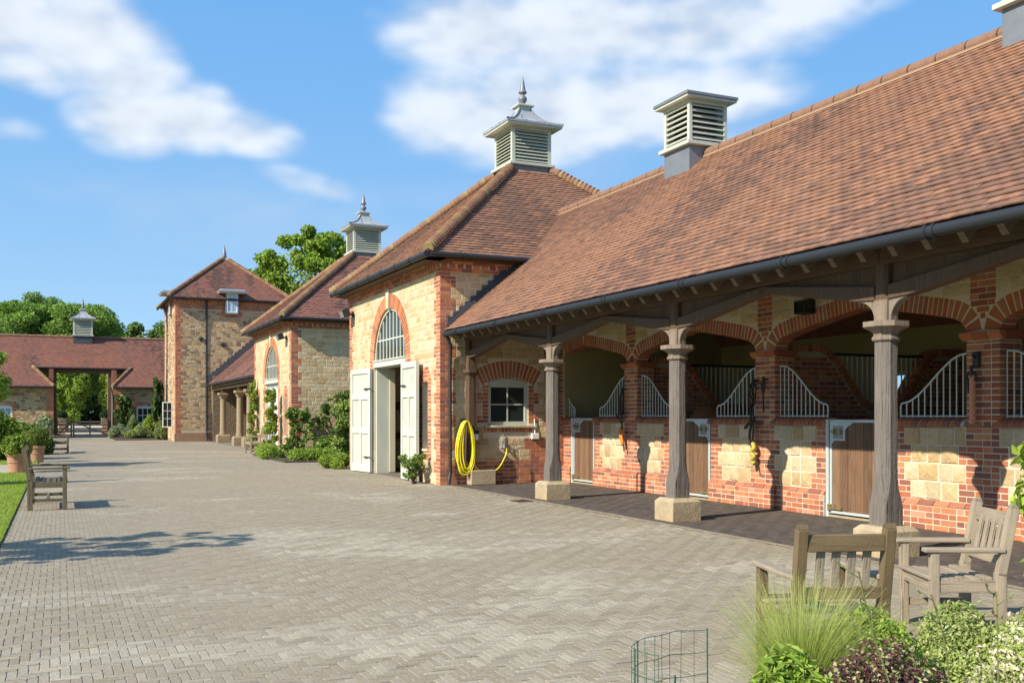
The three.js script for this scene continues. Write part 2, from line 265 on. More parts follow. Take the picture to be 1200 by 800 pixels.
class Pieces {
  constructor(owner, name, rest, look, pal, most = 300, minPx = 7) { Object.assign(this, { owner, name, rest, look, pal, most, minPx, items: [] }); allPieces.push(this); }
  add(parent, geo, m, color, size, pal) { this.items.push({ parent, geo, m, color, size, pal: pal ?? this.pal }); }
  finish() {
    this.owner.updateWorldMatrix(true, false);
    const inv = this.owner.matrixWorld.clone().invert(), eye = new THREE.Vector3(), nrm = new THREE.Vector3(), cs = Math.cos(YAW), sn = Math.sin(YAW), full = new THREE.Matrix4();
    for (const it of this.items) {
      if (!it.parent.userData.fresh) { it.parent.updateWorldMatrix(true, false); }
      full.multiplyMatrices(it.parent.matrixWorld, it.m);
      eye.setFromMatrixPosition(full).sub(EYE);
      nrm.set(full.elements[8], full.elements[9], full.elements[10]);
      const d = -eye.z * cs + eye.x * sn, r = eye.x * cs + eye.z * sn, sx = 600 + FOCAL * r / d, sy = 486.5 - FOCAL * eye.y / d;
      it.px = d > 0.3 && sx > -10 && sx < 1210 && sy > -10 && sy < 810 && nrm.dot(eye) < 0 ? it.size * FOCAL / d : 0;
    }
    const order = [...this.items].sort((a, b) => b.px - a.px), lone = order.slice(0, this.most).filter((i) => i.px >= this.minPx);
    let k = 0;
    for (const it of lone) {
      const me = new THREE.Mesh(it.geo, matOf(this.look, it.pal, it.color));
      me.name = this.name; me.applyMatrix4(it.m); it.parent.add(me); it.done = true; k++;
    }
    const left = this.items.filter((i) => !i.done);
    if (!left.length) return;
    let count = 0; for (const it of left) count += it.geo.attributes.position.count;
    const P = new Float32Array(count * 3), Nn = new Float32Array(count * 3), U = new Float32Array(count * 2), C = new Float32Array(count * 3), rel = new THREE.Matrix4(), nm = new THREE.Matrix3(), R = rng(left.length * 7 + 3);
    let o = 0;
    for (const it of left) {
      rel.multiplyMatrices(inv, it.parent.matrixWorld).multiply(it.m); nm.getNormalMatrix(rel);
      const e = rel.elements, f = nm.elements, p = it.geo.attributes.position.array, n = it.geo.attributes.normal.array, u = it.geo.attributes.uv.array, c = PAL[it.pal][it.color], du = R(), dv = R(), q = it.geo.attributes.position.count, k2 = 0.93 + 0.14 * R();
      for (let i = 0; i < q; i++, o++) {
        const x = p[3 * i], y = p[3 * i + 1], z = p[3 * i + 2], a = n[3 * i], b = n[3 * i + 1], g = n[3 * i + 2];
        P[3 * o] = e[0] * x + e[4] * y + e[8] * z + e[12]; P[3 * o + 1] = e[1] * x + e[5] * y + e[9] * z + e[13]; P[3 * o + 2] = e[2] * x + e[6] * y + e[10] * z + e[14];
        const nx = f[0] * a + f[3] * b + f[6] * g, ny = f[1] * a + f[4] * b + f[7] * g, nz = f[2] * a + f[5] * b + f[8] * g, l = Math.hypot(nx, ny, nz) || 1;
        Nn[3 * o] = nx / l; Nn[3 * o + 1] = ny / l; Nn[3 * o + 2] = nz / l;
        U[2 * o] = u[2 * i] + du; U[2 * o + 1] = u[2 * i + 1] + dv;
        C[3 * o] = c[0] * k2; C[3 * o + 1] = c[1] * k2; C[3 * o + 2] = c[2] * k2;
      }
    }
    const g = new THREE.BufferGeometry();
    g.setAttribute('position', new THREE.BufferAttribute(P, 3)); g.setAttribute('normal', new THREE.BufferAttribute(Nn, 3)); g.setAttribute('uv', new THREE.BufferAttribute(U, 2)); g.setAttribute('color', new THREE.BufferAttribute(C, 3));
    const me = new THREE.Mesh(g, matOf(this.look, this.pal, -1));
    me.name = this.rest; me.userData.kind = 'stuff'; this.owner.add(me);
  }
}
const at = (x, y, z) => new THREE.Matrix4().makeTranslation(x, y, z);

// Lays bricks and stones on a wall face. The wall group's own axes: x along the wall, y up, z out of it. kind(u, v) says 'b', 's' or ''.
function masonry(wall, bricks, stones, w, h, kind, seed, o = {}) {
  const R = rng(seed), c = o.course ?? 0.075, step = 0.0125, v0 = o.v0 ?? 0, depth = o.depth ?? 0.1, joint = 0.0125;
  const spans = (rows, k) => { const out = []; let s = -1; for (let i = 0; i <= w / step + 0.5; i++) { const u = (i + 0.5) * step, ok = u < w && rows.every((v) => kind(u, v) === k); if (ok && s < 0) s = i; if (!ok && s >= 0) { if ((i - s) * step > 0.05) out.push([s * step, i * step]); s = -1; } } return out; };
  const pick = () => Math.floor(R() * 10);
  for (let i = 0; v0 + i * c < h - 0.02; i++) {
    const a = v0 + i * c, b = Math.min(h, a + c);
    for (const [s, e] of spans([a + c * 0.2, b - c * 0.2], 'b')) {
      let u = s, turn = i % 2, first = true;
      while (u < e - 0.01) {
        let l = o.flemish ? (turn ? 0.1125 : 0.225) : first && i % 2 ? 0.1125 : 0.225; turn = 1 - turn; first = false;
        if (e - u - l < 0.07) l = e - u;
        if (l > 0.26) l = l / 2;
        const bw = l - joint, bh = b - a - joint, tone = R() < 0.09 ? 6 : o.limed && R() < o.limed * fbm(u * 1.3 + seed, i * 0.5, 3, 3) * 2 ? 10 + Math.floor(R() * 2) : pick();
        bricks.add(wall, brickGeo(bw, bh, depth, Math.floor(R() * 4)), at(u + l / 2, (a + b) / 2, (R() - 0.5) * 0.004), tone, bw);
        u += l;
      }
    }
  }
  if (!stones) return;
  const band = o.band ?? 3;
  for (let i = 0, s0 = o.stoneV0 ?? v0; s0 + i * c < h - 0.02; i += band) {
    const a = s0 + i * c, b = Math.min(h, a + band * c), full = b - a;
    const cuts = o.small ? [[0, full * 0.46, full], [0, full * 0.6, full], [0, full * 0.5, full], [0, full * 0.4, full], [0, full]][Math.floor(R() * 4.5)] : o.ashlar || full < 0.15 ? [0, full] : [[0, full], [0, full * 0.46, full], [0, full * 0.6, full], [0, full * 0.36, full], [0, full * 0.5, full]][Math.floor(R() * 5)];
    for (let q = 0; q + 1 < cuts.length; q++) {
      const lo = a + cuts[q], hi = a + cuts[q + 1];
      for (const [s, e] of spans([lo + 0.012, (lo + hi) / 2, hi - 0.012], 's')) {
        let u = s;
        while (u < e - 0.01) {
          let l = lerp(o.minL ?? 0.18, o.maxL ?? 0.52, R() * R() * 0.6 + R() * 0.4) * (hi - lo < 0.13 ? 0.85 : 1);
          if (e - u - l < 0.12) l = e - u;
          if (l > 0.8) l /= 2;
          const jt = o.joint ?? 0.012, sw = l - jt, sh = hi - lo - jt, j = o.rough ?? 0.005, J = () => (R() - 0.5) * 2 * j;
          const g = polyBlock([[-sw / 2 + J(), -sh / 2 + J()], [sw / 2 + J(), -sh / 2 + J()], [sw / 2 + J(), sh / 2 + J()], [-sw / 2 + J(), sh / 2 + J()]], depth, o.flush ? 0.006 : o.rough ? 0.010 : 0.006, o.flush ? R() * 0.006 : 0.002 + R() * (o.rough ? 0.018 : 0.008), R());
          stones.add(wall, g, at(u + l / 2, (lo + hi) / 2, -0.002 + R() * (o.flush ? 0.003 : o.rough ? 0.012 : 0.006)), o.pale ? [5, 2, 1, 7, 9][Math.floor(R() * 5)] : pick(), sw);
          u += l;
        }
      }
    }
  }
}
// bricks set like the stones of an arch along a path of [x, y, nx, ny], each reaching out by ring
function voussoirs(wall, bricks, path, ring, seed, z = 0.004, depth = 0.14, pitch = 0.075, tones) {
  const R = rng(seed);
  const len = [0]; for (let i = 1; i < path.length; i++) len.push(len[i - 1] + Math.hypot(path[i][0] - path[i - 1][0], path[i][1] - path[i - 1][1]));
  const total = len[len.length - 1], n = Math.max(1, Math.round(total / pitch)), p = total / n;
  const P = (s) => { let i = 1; while (i < path.length - 1 && len[i] < s) i++; const t = clamp((s - len[i - 1]) / (len[i] - len[i - 1] || 1), 0, 1), a = path[i - 1], b = path[i]; const q = [0, 1, 2, 3].map((k) => lerp(a[k], b[k], t)), l = Math.hypot(q[2], q[3]); q[2] /= l; q[3] /= l; return q; };
  for (let i = 0; i < n; i++) {
    const a = P(i * p + 0.007), b = P((i + 1) * p - 0.007), m = P((i + 0.5) * p), cx = m[0] + m[2] * ring / 2, cy = m[1] + m[3] * ring / 2;
    const pts = [[a[0], a[1]], [b[0], b[1]], [b[0] + b[2] * ring, b[1] + b[3] * ring], [a[0] + a[2] * ring, a[1] + a[3] * ring]].map(([x, y]) => [x - cx, y - cy]);
    let area = 0; for (let k = 0; k < 4; k++) { const q = pts[k], r = pts[(k + 1) % 4]; area += q[0] * r[1] - q[1] * r[0]; }
    if (area < 0) pts.reverse();
    bricks.add(wall, polyBlock(pts, depth, 0.003, 0, R()), at(cx, cy, z + (R() - 0.5) * 0.004), (tones ?? [7, 2, 5, 0, 9, 2, 7, 8])[Math.floor(R() * 8)], ring);
  }
}
const arcPath = (cx, cy, r, a0, a1, n = 40) => Array.from({ length: n + 1 }, (_, i) => { const a = lerp(a0, a1, i / n); return [cx + r * Math.cos(a), cy + r * Math.sin(a), Math.cos(a), Math.sin(a)]; });

// Tiles on a roof plane. The plane group's own axes: x along the eave, y up the slope, z out of the roof.
function plane(parent, origin, along, up) {
  const g = sub(parent, 'roof_slope'), x = new THREE.Vector3(...along).normalize(), y = new THREE.Vector3(...up).normalize(), z = x.clone().cross(y);
  g.position.set(...origin).sub(off(parent)); g.quaternion.setFromRotationMatrix(new THREE.Matrix4().makeBasis(x, y, z));
  return g;
}
const tileGeos = Array.from({ length: 6 }, (_, v) => {
  const R = rng(900 + v), w = 0.162, l = 0.265, t = 0.013, P = [], U = [], cam = 0.0025, dv = R();
  const q = (a, b, c, d) => { for (const p of [a, b, c, a, c, d]) { P.push(...p); U.push(p[0] + dv, p[1] * 0.9 + dv * 2 + p[2]); } };
  const ch = R() * 0.010, A = [-w / 2, -ch * 0.4, 0], B = [0, 0, cam], C = [w / 2, -(0.010 - ch) * 0.5, 0], A2 = [-w / 2, l, 0], B2 = [0, l, cam], C2 = [w / 2, l, 0], dn = (p) => [p[0], p[1], p[2] - t];
  q(A, B, B2, A2); q(B, C, C2, B2); q(dn(A), dn(B), B, A); q(dn(B), dn(C), C, B); q(dn(A2), dn(A), A, A2); q(dn(C), dn(C2), C2, C);
  const g = new THREE.BufferGeometry(); g.setAttribute('position', new THREE.BufferAttribute(new Float32Array(P), 3)); g.setAttribute('uv', new THREE.BufferAttribute(new Float32Array(U), 2)); g.computeVertexNormals(); return g;
});
function tiles(group, set, w, len, inside, seed, tone, gauge = 0.1) {
  const R = rng(seed), pitch = 0.166, rot = new THREE.Matrix4(), lift = 0.165, rows = Math.floor(len / gauge);
  for (let j = 0; j <= rows; j++) for (let i = -1; i <= w / pitch; i++) {
    const u = (i + 0.5 + (j % 2) * 0.5) * pitch, s = j * gauge;
    if (!inside(u, s + gauge * 0.5)) continue;
    rot.makeRotationFromEuler(new THREE.Euler(-lift + (R() - 0.5) * 0.03, (R() - 0.5) * 0.03, (R() - 0.5) * 0.022)).setPosition(u, s + (R() - 0.5) * 0.010, 0.0405 + R() * 0.004);
    const [pal, c] = tone(u, s, R);
    set.add(group, tileGeos[Math.floor(R() * 6)], rot.clone(), c, 0.163, pal);
  }
}
// ---------------------------------------------------------------- ground
const ground = thing('ground', null, null, [0, 0, -30]); tag(ground, 'dry grassy ground reaching to the horizon around the yard', 'ground', null, 'structure');
{
  const g = new THREE.PlaneGeometry(1600, 1600, 1, 1).rotateX(-Math.PI / 2); g.translate(0, -0.07, -200 + 30);
  own(ground, 'earth', boxUV(g), shiny({ color: rgb(.12, .14, .05), map: T.grass }));
  put(ground, 'drive', box(-7, 11, -0.066, -0.012, -158, -68.2), shiny({ color: rgb(.52, .44, .33), map: T.paver, bumpMap: T.stoneB, bumpScale: 0.02 }));
}
const yard = thing('courtyard_paving', 'grey brown clay pavers laid in herringbone across the stable yard', 'paving', [3, 0, -25]); yard.userData.kind = 'structure';
const pavers = new Pieces(yard, 'paver', 'pavers', 'paver', 'paver', 300, 8);
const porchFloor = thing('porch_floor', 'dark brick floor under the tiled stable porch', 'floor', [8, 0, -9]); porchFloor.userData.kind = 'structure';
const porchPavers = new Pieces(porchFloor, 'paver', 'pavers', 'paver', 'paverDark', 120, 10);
{
  const bed = shiny({ color: rgb(.42, .365, .275), map: T.paver, bumpMap: T.stoneB, bumpScale: 0.01 });
  put(yard, 'bedding', [box(-0.56, 6.8, -0.06, -0.004, -18.3, 6), box(-0.56, 6.75, -0.06, -0.004, -38.1, -18.3), box(-0.56, 6.8, -0.06, -0.004, -53.6, -38.1), box(-0.56, 5.36, -0.06, -0.004, -68.5, -53.6), box(-9, -0.56, -0.06, -0.004, -30.6, -25.9)], bed);
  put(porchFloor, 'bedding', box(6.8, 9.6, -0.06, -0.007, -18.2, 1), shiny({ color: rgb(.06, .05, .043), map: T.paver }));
  const mk = (w, l, v) => { const g = polyBlock([[-w / 2, -l / 2], [w / 2, -l / 2], [w / 2, l / 2], [-w / 2, l / 2]], 0, 0.003, 0, v * 0.31); return g.rotateX(-Math.PI / 2); };
  const U = 0.051, n = 3, gap = 0.004, hz = [0, 1, 2, 3].map((v) => mk(n * U - gap, U - gap, v)), vt = [0, 1, 2, 3].map((v) => mk(U - gap, n * U - gap, v + 4));
  function lay(set, x0, x1, d0, d1, keep, seed) {
    const R = rng(seed), ni = Math.ceil((x1 - x0) / U) + 4, nj = Math.ceil((d1 - d0) / U) + 4, m = new THREE.Matrix4();
    const drop = (geos, x, d) => {
      if (x < x0 || x > x1 || d < d0 || d > d1 || !keep(x, d)) return;
      m.makeRotationFromEuler(new THREE.Euler((R() - 0.5) * 0.016, 0, (R() - 0.5) * 0.016)).setPosition(x, 0.001 + (R() - 0.5) * 0.003, -d);
      let c = Math.floor(R() * 10);
      if (set === pavers) {                                   // salts and pale dust gather in patches; a few damp dark ones
        const worn = 0.62 * smooth(0.49, 0.76, fbm(x * 0.42 + 3, d * 0.85 + 8, 5, 4)) * (0.35 + 0.65 * smooth(0.40, 0.64, fbm(x * 2.4, d * 5.5, 6, 3))), damp = smooth(0.60, 0.8, fbm(x * 0.4 + 31, d * 0.25 + 5, 15, 3));
        const w2 = worn + (R() - 0.5) * 0.42; if (w2 > 0.17) c = 10 + Math.min(3, Math.floor(w2 * 3.4)); else if (R() < damp * 0.5) c = [14, 6, 3][Math.floor(R() * 3)];
      }
      set.add(set.owner, geos[Math.floor(R() * 4)], m.clone(), c, n * U * 0.8);
    };
    for (let j = 0; j < nj; j++) {
      const d = d0 + (j - 1) * U;
      for (let i = -2 * n + (j % (2 * n)); i < ni; i += 2 * n) drop(hz, x0 + (i + n / 2) * U, d + U / 2);
    }
    for (let i = 0; i < ni; i++) for (let j = -2 * n + ((i + 1) % (2 * n)); j < nj; j += 2 * n) drop(vt, x0 + (i + 0.5) * U, d0 + (j - 1 + n / 2) * U);
  }
  const place = (set, f) => { const n0 = set.items.length; f(); const o = off(set.owner); for (let i = n0; i < set.items.length; i++) { const m = set.items[i].m; m.elements[12] -= o.x; m.elements[13] -= o.y; m.elements[14] -= o.z; } };
  place(pavers, () => { lay(pavers, -0.56, 6.78, -1, 53.4, (x, d) => !(d > 18.1 && d < 38.4 && x > 6.62), 11); lay(pavers, -0.56, 5.33, 53.4, 65, () => true, 12);
  });
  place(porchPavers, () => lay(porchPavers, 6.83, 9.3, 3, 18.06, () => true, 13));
  const R = rng(6), kerb = mk(0.196, 0.08, 20); kerb.rotateY(Math.PI / 2);
  place(pavers, () => { for (let d = 1; d < 18; d += 0.2) pavers.add(yard, kerb, new THREE.Matrix4().setPosition(6.83, 0.006 + R() * 0.002, -d), [4, 7, 2][Math.floor(R() * 3)], 0.19); });
}
const lawn = thing('lawn', 'mown green lawn along the left edge of the paved yard', 'lawn', [-4, 0, -25]); lawn.userData.kind = 'structure';
{
  put(lawn, 'turf', [box(-14, -0.57, -0.06, 0.02, -25.9, 4), box(-14, -0.57, -0.06, 0.02, -56, -30.6)], shiny({ color: rgb(.26, .35, .04), map: T.grass, bumpMap: T.stoneB, bumpScale: 0.03 }));
}

// ---------------------------------------------------------------- parts that several buildings share
function shade(list) { return list; }
// a cupola: lead base, louvred box, roof; centred on (0, 0), y = 0 at the sill
function cupola(parent, [x, y, z], { half, tall, base, roof, top, louvres = 10, solid = false }) {
  const c = sub(parent, 'cupola', [0, 0, 0]); c.position.set(x, y, z).sub(off(parent));
  own(c, 'lead_base', [box(-half * 0.98, half * 0.98, -base, -0.03, -half * 0.98, half * 0.98), box(-half - 0.01, half + 0.01, -base, -base + 0.02, -half - 0.01, half + 0.01)], solid ? M.leadDark : M.lead);
  own(c, 'sill', box(-half - 0.07, half + 0.07, -0.03, 0.035, -half - 0.07, half + 0.07, 0.01), M.louvre);
  const pw = half * 0.17;
  for (const sx of [-1, 1]) for (const sz of [-1, 1]) own(c, 'corner_post', box(sx * half - sx * pw, sx * half, 0.035, tall, sz * half - sz * pw, sz * half, 0.006), M.louvre);
  own(c, 'head', box(-half - 0.002, half + 0.002, tall - 0.06, tall, -half - 0.002, half + 0.002), M.louvre);
  own(c, 'void', box(-half + 0.13, half - 0.13, 0.035, tall - 0.06, -half + 0.13, half - 0.13), M.dark);
  const run = (tall - 0.10) / louvres, iw = half - pw;
  for (let i = 0; i < louvres; i++) for (const s of [0, 1, 2, 3]) {
    const g = box(-iw, iw, -0.008, 0.008, -0.05, 0.05); g.rotateX(0.72); g.translate(0, 0.07 + (i + 0.5) * run, half - 0.035); g.rotateY(s * Math.PI / 2);
    if (s === 2 && parent.userData.hideBack) continue;
    own(c, 'louvre', g, M.louvre);
  }
  const R2 = half + roof;
  if (top === 'flat') {
    own(c, 'soffit', box(-R2 + 0.02, R2 - 0.02, tall, tall + 0.035, -R2 + 0.02, R2 - 0.02), M.louvre);
    const g = new THREE.CylinderGeometry(0.12, R2 * Math.SQRT2, 0.12, 4, 1).rotateY(Math.PI / 4).toNonIndexed(); g.computeVertexNormals(); g.translate(0, tall + 0.035 + 0.05 + 0.06, 0);
    own(c, 'cap', [box(-R2, R2, tall + 0.035, tall + 0.085, -R2, R2, 0.012), boxUV(g)], M.lead);
  } else {
    own(c, 'soffit', box(-R2 + 0.02, R2 - 0.02, tall, tall + 0.04, -R2 + 0.02, R2 - 0.02), M.louvre);
    const P = [], U = [], prof = []; const rise = top.rise, inner = half * 0.26;
    for (let i = 0; i <= 10; i++) { const t = i / 10; prof.push([lerp(R2, inner, 1 - (1 - t) ** 1.0) * 1 - (R2 - inner) * 0.13 * Math.sin(Math.PI * t), tall + 0.09 + rise * (0.42 * t + 0.58 * t * t)]); }
    const q = (a, b, d, e) => { P.push(...a, ...b, ...d, ...a, ...d, ...e); for (const p of [a, b, d, a, d, e]) U.push(p[0] + p[2], p[1] * 1.4); };
    for (let s = 0; s < 4; s++) { const ca = Math.cos(s * Math.PI / 2), sa = Math.sin(s * Math.PI / 2), X = (x, y, z) => [x * ca + z * sa, y, -x * sa + z * ca]; for (let i = 0; i < 10; i++) { const [r, y0] = prof[i], [r2, y1] = prof[i + 1]; q(X(-r, y0, r), X(r, y0, r), X(r2, y1, r2), X(-r2, y1, r2)); } }
    const g = new THREE.BufferGeometry(); g.setAttribute('position', new THREE.BufferAttribute(new Float32Array(P), 3)); g.setAttribute('uv', new THREE.BufferAttribute(new Float32Array(U), 2)); g.computeVertexNormals();
    own(c, 'lead_roof', [g, box(-R2, R2, tall + 0.04, tall + 0.09, -R2, R2, 0.012)], M.leadPale);
    for (let s = 0; s < 4; s++) { const a = s * Math.PI / 2 + Math.PI / 4; own(c, 'hip_roll', tube(prof.map(([r, y1]) => [r * Math.SQRT2 * Math.cos(a), y1 + 0.008, r * Math.SQRT2 * Math.sin(a)]), 0.022, 14, 6), M.lead); }
    for (let s = 0; s < 4; s++) for (const k of [-0.38, 0.38]) { const a = s * Math.PI / 2, ca = Math.cos(a), sa = Math.sin(a); own(c, 'lead_roll', tube(prof.slice(0, 8).map(([r, y1], i) => { const lx = k * lerp(1.2, 0.75, i / 8) * half, x2 = clamp(lx, -r, r); return [x2 * ca + r * sa, y1 + 0.004, -x2 * sa + r * ca]; }), 0.014, 10, 5), M.lead); }
    const y1 = tall + 0.09 + rise;
    own(c, 'collar', [box(-half * 0.42, half * 0.42, y1 + 0.045, y1 + 0.085, -half * 0.42, half * 0.42, 0.008), box(-half * 0.3, half * 0.3, y1 - 0.06, y1 + 0.045, -half * 0.3, half * 0.3)], M.louvre);
    const f = top.finial, b = y1 + 0.085;
    own(c, 'finial', lathe([[0.10, 0], [0.10, 0.02], [0.055, 0.06 * f], [0.06, 0.10 * f], [0.105, 0.20 * f], [0.10, 0.28 * f], [0.05, 0.35 * f], [0.05, 0.39 * f], [0.10, 0.43 * f], [0.10, 0.46 * f], [0.075, 0.5 * f], [0.04, 0.78 * f], [0.004, f]].map(([r, h]) => [r * (half > 0.5 ? 1 : 0.9), b + h]), 14), M.lead);
  }
  return c;
}
const gutterRun = (parent, a, b, r, name = 'gutter', mat = M.gutter, every = 1.85) => {
  const A = new THREE.Vector3(...a), B = new THREE.Vector3(...b), L = A.distanceTo(B), dir = B.clone().sub(A).normalize();
  const g = sub(parent, name, [0, 0, 0]);
  put(g, 'gutter_pipe', rod(a, b, r, 14), mat);
  for (let s = 0.6; s < L; s += every) { const p = A.clone().addScaledVector(dir, s), q = A.clone().addScaledVector(dir, s + 0.035); put(g, 'gutter_bracket', rod(p.toArray(), q.toArray(), r * 1.17, 14), mat); if (every > 1.5) { const p2 = A.clone().addScaledVector(dir, s + 0.09), q2 = A.clone().addScaledVector(dir, s + 0.12); put(g, 'gutter_bracket', rod(p2.toArray(), q2.toArray(), r * 1.17, 14), mat); } }
  return g;
};
// half-cone tiles lapping up a hip, from a to b
function hipTiles(parent, a, b, owner, r0 = 0.115, name = 'hip_tile', most = 300) {
  const A = new THREE.Vector3(...a), B = new THREE.Vector3(...b), dir = B.clone().sub(A), L = dir.length(); dir.normalize();
  const R = rng(77), n = Math.floor(L / 0.105), g0 = new THREE.CylinderGeometry(r0 * 0.66, r0, 0.24, 10, 1, true, -Math.PI / 2 - 0.5, Math.PI + 1.0).toNonIndexed(); g0.computeVertexNormals();
  const lip = new THREE.CylinderGeometry(r0, r0 * 0.9, 0.012, 10, 1, false, -Math.PI / 2 - 0.5, Math.PI + 1.0).translate(0, -0.125, 0);
  const geo = join([g0, lip]);
  const side = new THREE.Vector3().crossVectors(new THREE.Vector3(0, 1, 0), dir).normalize(), up = new THREE.Vector3().crossVectors(dir, side);
  const base = new THREE.Matrix4().makeBasis(side, dir, up);                  // cylinder axis along the hip, opening downwards
  const o = off(parent), mats = [M.bonnet, shiny({ ...{ color: rgb(.24, .12, .07), map: T.tile, bumpMap: T.tileB, bumpScale: 0.006 } }), shiny({ color: rgb(.30, .20, .09), map: T.tile, bumpMap: T.tileB, bumpScale: 0.006 })];
  for (let i = 0; i < n && i < most; i++) {
    const p = A.clone().addScaledVector(dir, i * 0.105 + 0.08).addScaledVector(up, 0.012 + R() * 0.01).sub(o), m = base.clone().multiply(new THREE.Matrix4().makeRotationX(-0.13 + (R() - 0.5) * 0.04)); m.setPosition(p);
    const me = new THREE.Mesh(geo, mats[Math.floor(R() * 3)]); me.name = name; me.applyMatrix4(m); parent.add(me);
  }
}
function ridgeTiles(parent, a, b, r = 0.10) {
  const A = new THREE.Vector3(...a), B = new THREE.Vector3(...b), L = A.distanceTo(B), dir = B.clone().sub(A).normalize(), n = Math.round(L / 0.45), R = rng(41);
  const g = new THREE.CylinderGeometry(r, r, 0.44, 12, 1, true, -Math.PI / 2 - 0.35, Math.PI + 0.7), end = new THREE.CylinderGeometry(r, r, 0.02, 12, 1, false, -Math.PI / 2 - 0.35, Math.PI + 0.7).translate(0, 0.21, 0), geo = join([g, end]);
  const side = new THREE.Vector3().crossVectors(new THREE.Vector3(0, 1, 0), dir).normalize(), up = new THREE.Vector3().crossVectors(dir, side), base = new THREE.Matrix4().makeBasis(side, dir, up), o = off(parent);
  for (let i = 0; i < n; i++) { const m = base.clone(); m.setPosition(A.clone().addScaledVector(dir, (i + 0.5) * L / n).addScaledVector(up, (R() - 0.5) * 0.012).sub(o)); const me = new THREE.Mesh(geo, M.ridge); me.name = 'ridge_tile'; me.applyMatrix4(m); parent.add(me); }
  put(parent, 'ridge_mortar', bar([a[0], a[1] - 0.055, a[2]], [b[0], b[1] - 0.055, b[2]], 0.215, 0.03), M.lime);
}
// oak post: rings of [height, side, corner cut] lofted
function postGeo(rings) {
  const P = [], U = [];
  const ring = ([y, s, c]) => { const h = s / 2, k = Math.max(c, 0.004); return [[h, y, -h + k], [h, y, h - k], [h - k, y, h], [-h + k, y, h], [-h, y, h - k], [-h, y, -h + k], [-h + k, y, -h], [h - k, y, -h]]; };
  for (let i = 0; i + 1 < rings.length; i++) { const a = ring(rings[i]), b = ring(rings[i + 1]); for (let k = 0; k < 8; k++) { const l = (k + 1) % 8, q = [a[l], a[k], b[k], a[l], b[k], b[l]]; for (const p of q) { P.push(...p); U.push((k >> 1) * 0.27 + (Math.abs(p[0]) > Math.abs(p[2]) ? p[2] : p[0]), p[1]); } } }
  for (const [r, f] of [[rings[0], 1], [rings[rings.length - 1], 0]]) { const a = ring(r); for (let k = 1; k < 7; k++) { const q = f ? [a[0], a[k], a[k + 1]] : [a[0], a[k + 1], a[k]]; for (const p of q) { P.push(...p); U.push(p[0], p[2]); } } }
  const g = new THREE.BufferGeometry(); g.setAttribute('position', new THREE.BufferAttribute(new Float32Array(P), 3)); g.setAttribute('uv', new THREE.BufferAttribute(new Float32Array(U), 2)); g.computeVertexNormals();
  return g;
}
const frame = ([x, y, z], facing) => ({ pos: new THREE.Vector3(x, y, z), rot: facing === 'yard' ? -Math.PI / 2 : 0 });
// a part of a thing, placed in a wall's own axes (x along the wall, y up, z out)
function part(owner, fr, name, [x, y, z], turn = 0) { const g = sub(owner, name); g.position.set(x, y, z).applyAxisAngle(new THREE.Vector3(0, 1, 0), fr.rot).add(fr.pos).sub(off(owner)); g.rotation.y = fr.rot + turn; return g; }
// a profile [out, up] drawn along x
const alongX = (profile, len) => prism(profile, len).rotateY(-Math.PI / 2).translate(len, 0, 0);
function wallGroup(parent, name, [x, y, z], facing) { const g = sub(parent, name); g.position.set(x, y, z).sub(off(parent)); g.rotation.y = facing === 'yard' ? -Math.PI / 2 : 0; return g; }
// the mortar and core behind a face: outline with holes, its front 6 mm behind the faces of the bricks
function core(wall, outline, holes, thick, mat = M.mortar) {
  const s = new THREE.Shape(outline.map(([x, y]) => new THREE.Vector2(x, y)));
  for (const h of holes) s.holes.push(new THREE.Path(h.map(([x, y]) => new THREE.Vector2(x, y))));
  const g = new THREE.ExtrudeGeometry(s, { depth: thick, bevelEnabled: false, curveSegments: 8 }); g.translate(0, 0, -thick - 0.006);
  return own(wall, 'mortar', clean(boxUV(g)), mat);
}
const rect = (a, b, c, d) => [[a, c], [b, c], [b, d], [a, d]];
// a casement: frame, bars, panes; x across, y up, z out, centred at the bottom middle
function casement(g, w, h, { cols = 2, rows = 2, mat = M.paint, glass = M.glass, arch = 0, fr = 0.055, bars = 0.022 } = {}) {
  const f = [box(-w / 2, -w / 2 + fr, 0, h, -0.06, 0, 0.005), box(w / 2 - fr, w / 2, 0, h, -0.06, 0, 0.005), box(-w / 2 + fr, w / 2 - fr, 0, fr, -0.06, -0.001, 0.005), box(-w / 2 + fr, w / 2 - fr, h - fr, h, -0.06, -0.001, 0.005)];
  if (arch) { const p = []; for (let i = 0; i <= 10; i++) { const t = i / 10 * 2 - 1; p.push([t * w / 2, h + arch * (1 - t * t)]); } f.push(prism([[-w / 2, h - 0.001], [w / 2, h - 0.001], ...p.reverse()], 0.055).translate(0, 0, -0.058)); }
  own(g, 'frame', f, mat);
  for (let i = 1; i < cols; i++) { const x = lerp(-w / 2 + fr, w / 2 - fr, i / cols); own(g, 'glazing_bar', box(x - bars / 2, x + bars / 2, fr, h - fr, -0.045, -0.015), mat); }
  for (let i = 1; i < rows; i++) { const y = lerp(fr, h - fr, i / rows); own(g, 'glazing_bar', box(-w / 2 + fr, w / 2 - fr, y - bars / 2, y + bars / 2, -0.044, -0.016), mat); }
  for (let i = 0; i < cols; i++) for (let j = 0; j < rows; j++) { const x0 = lerp(-w / 2 + fr, w / 2 - fr, i / cols), x1 = lerp(-w / 2 + fr, w / 2 - fr, (i + 1) / cols), y0 = lerp(fr, h - fr, j / rows), y1 = lerp(fr, h - fr, (j + 1) / rows); const p = new THREE.PlaneGeometry(x1 - x0, y1 - y0).translate((x0 + x1) / 2, (y0 + y1) / 2, -0.031); own(g, 'pane', clean(p), glass); }
  return g;
}
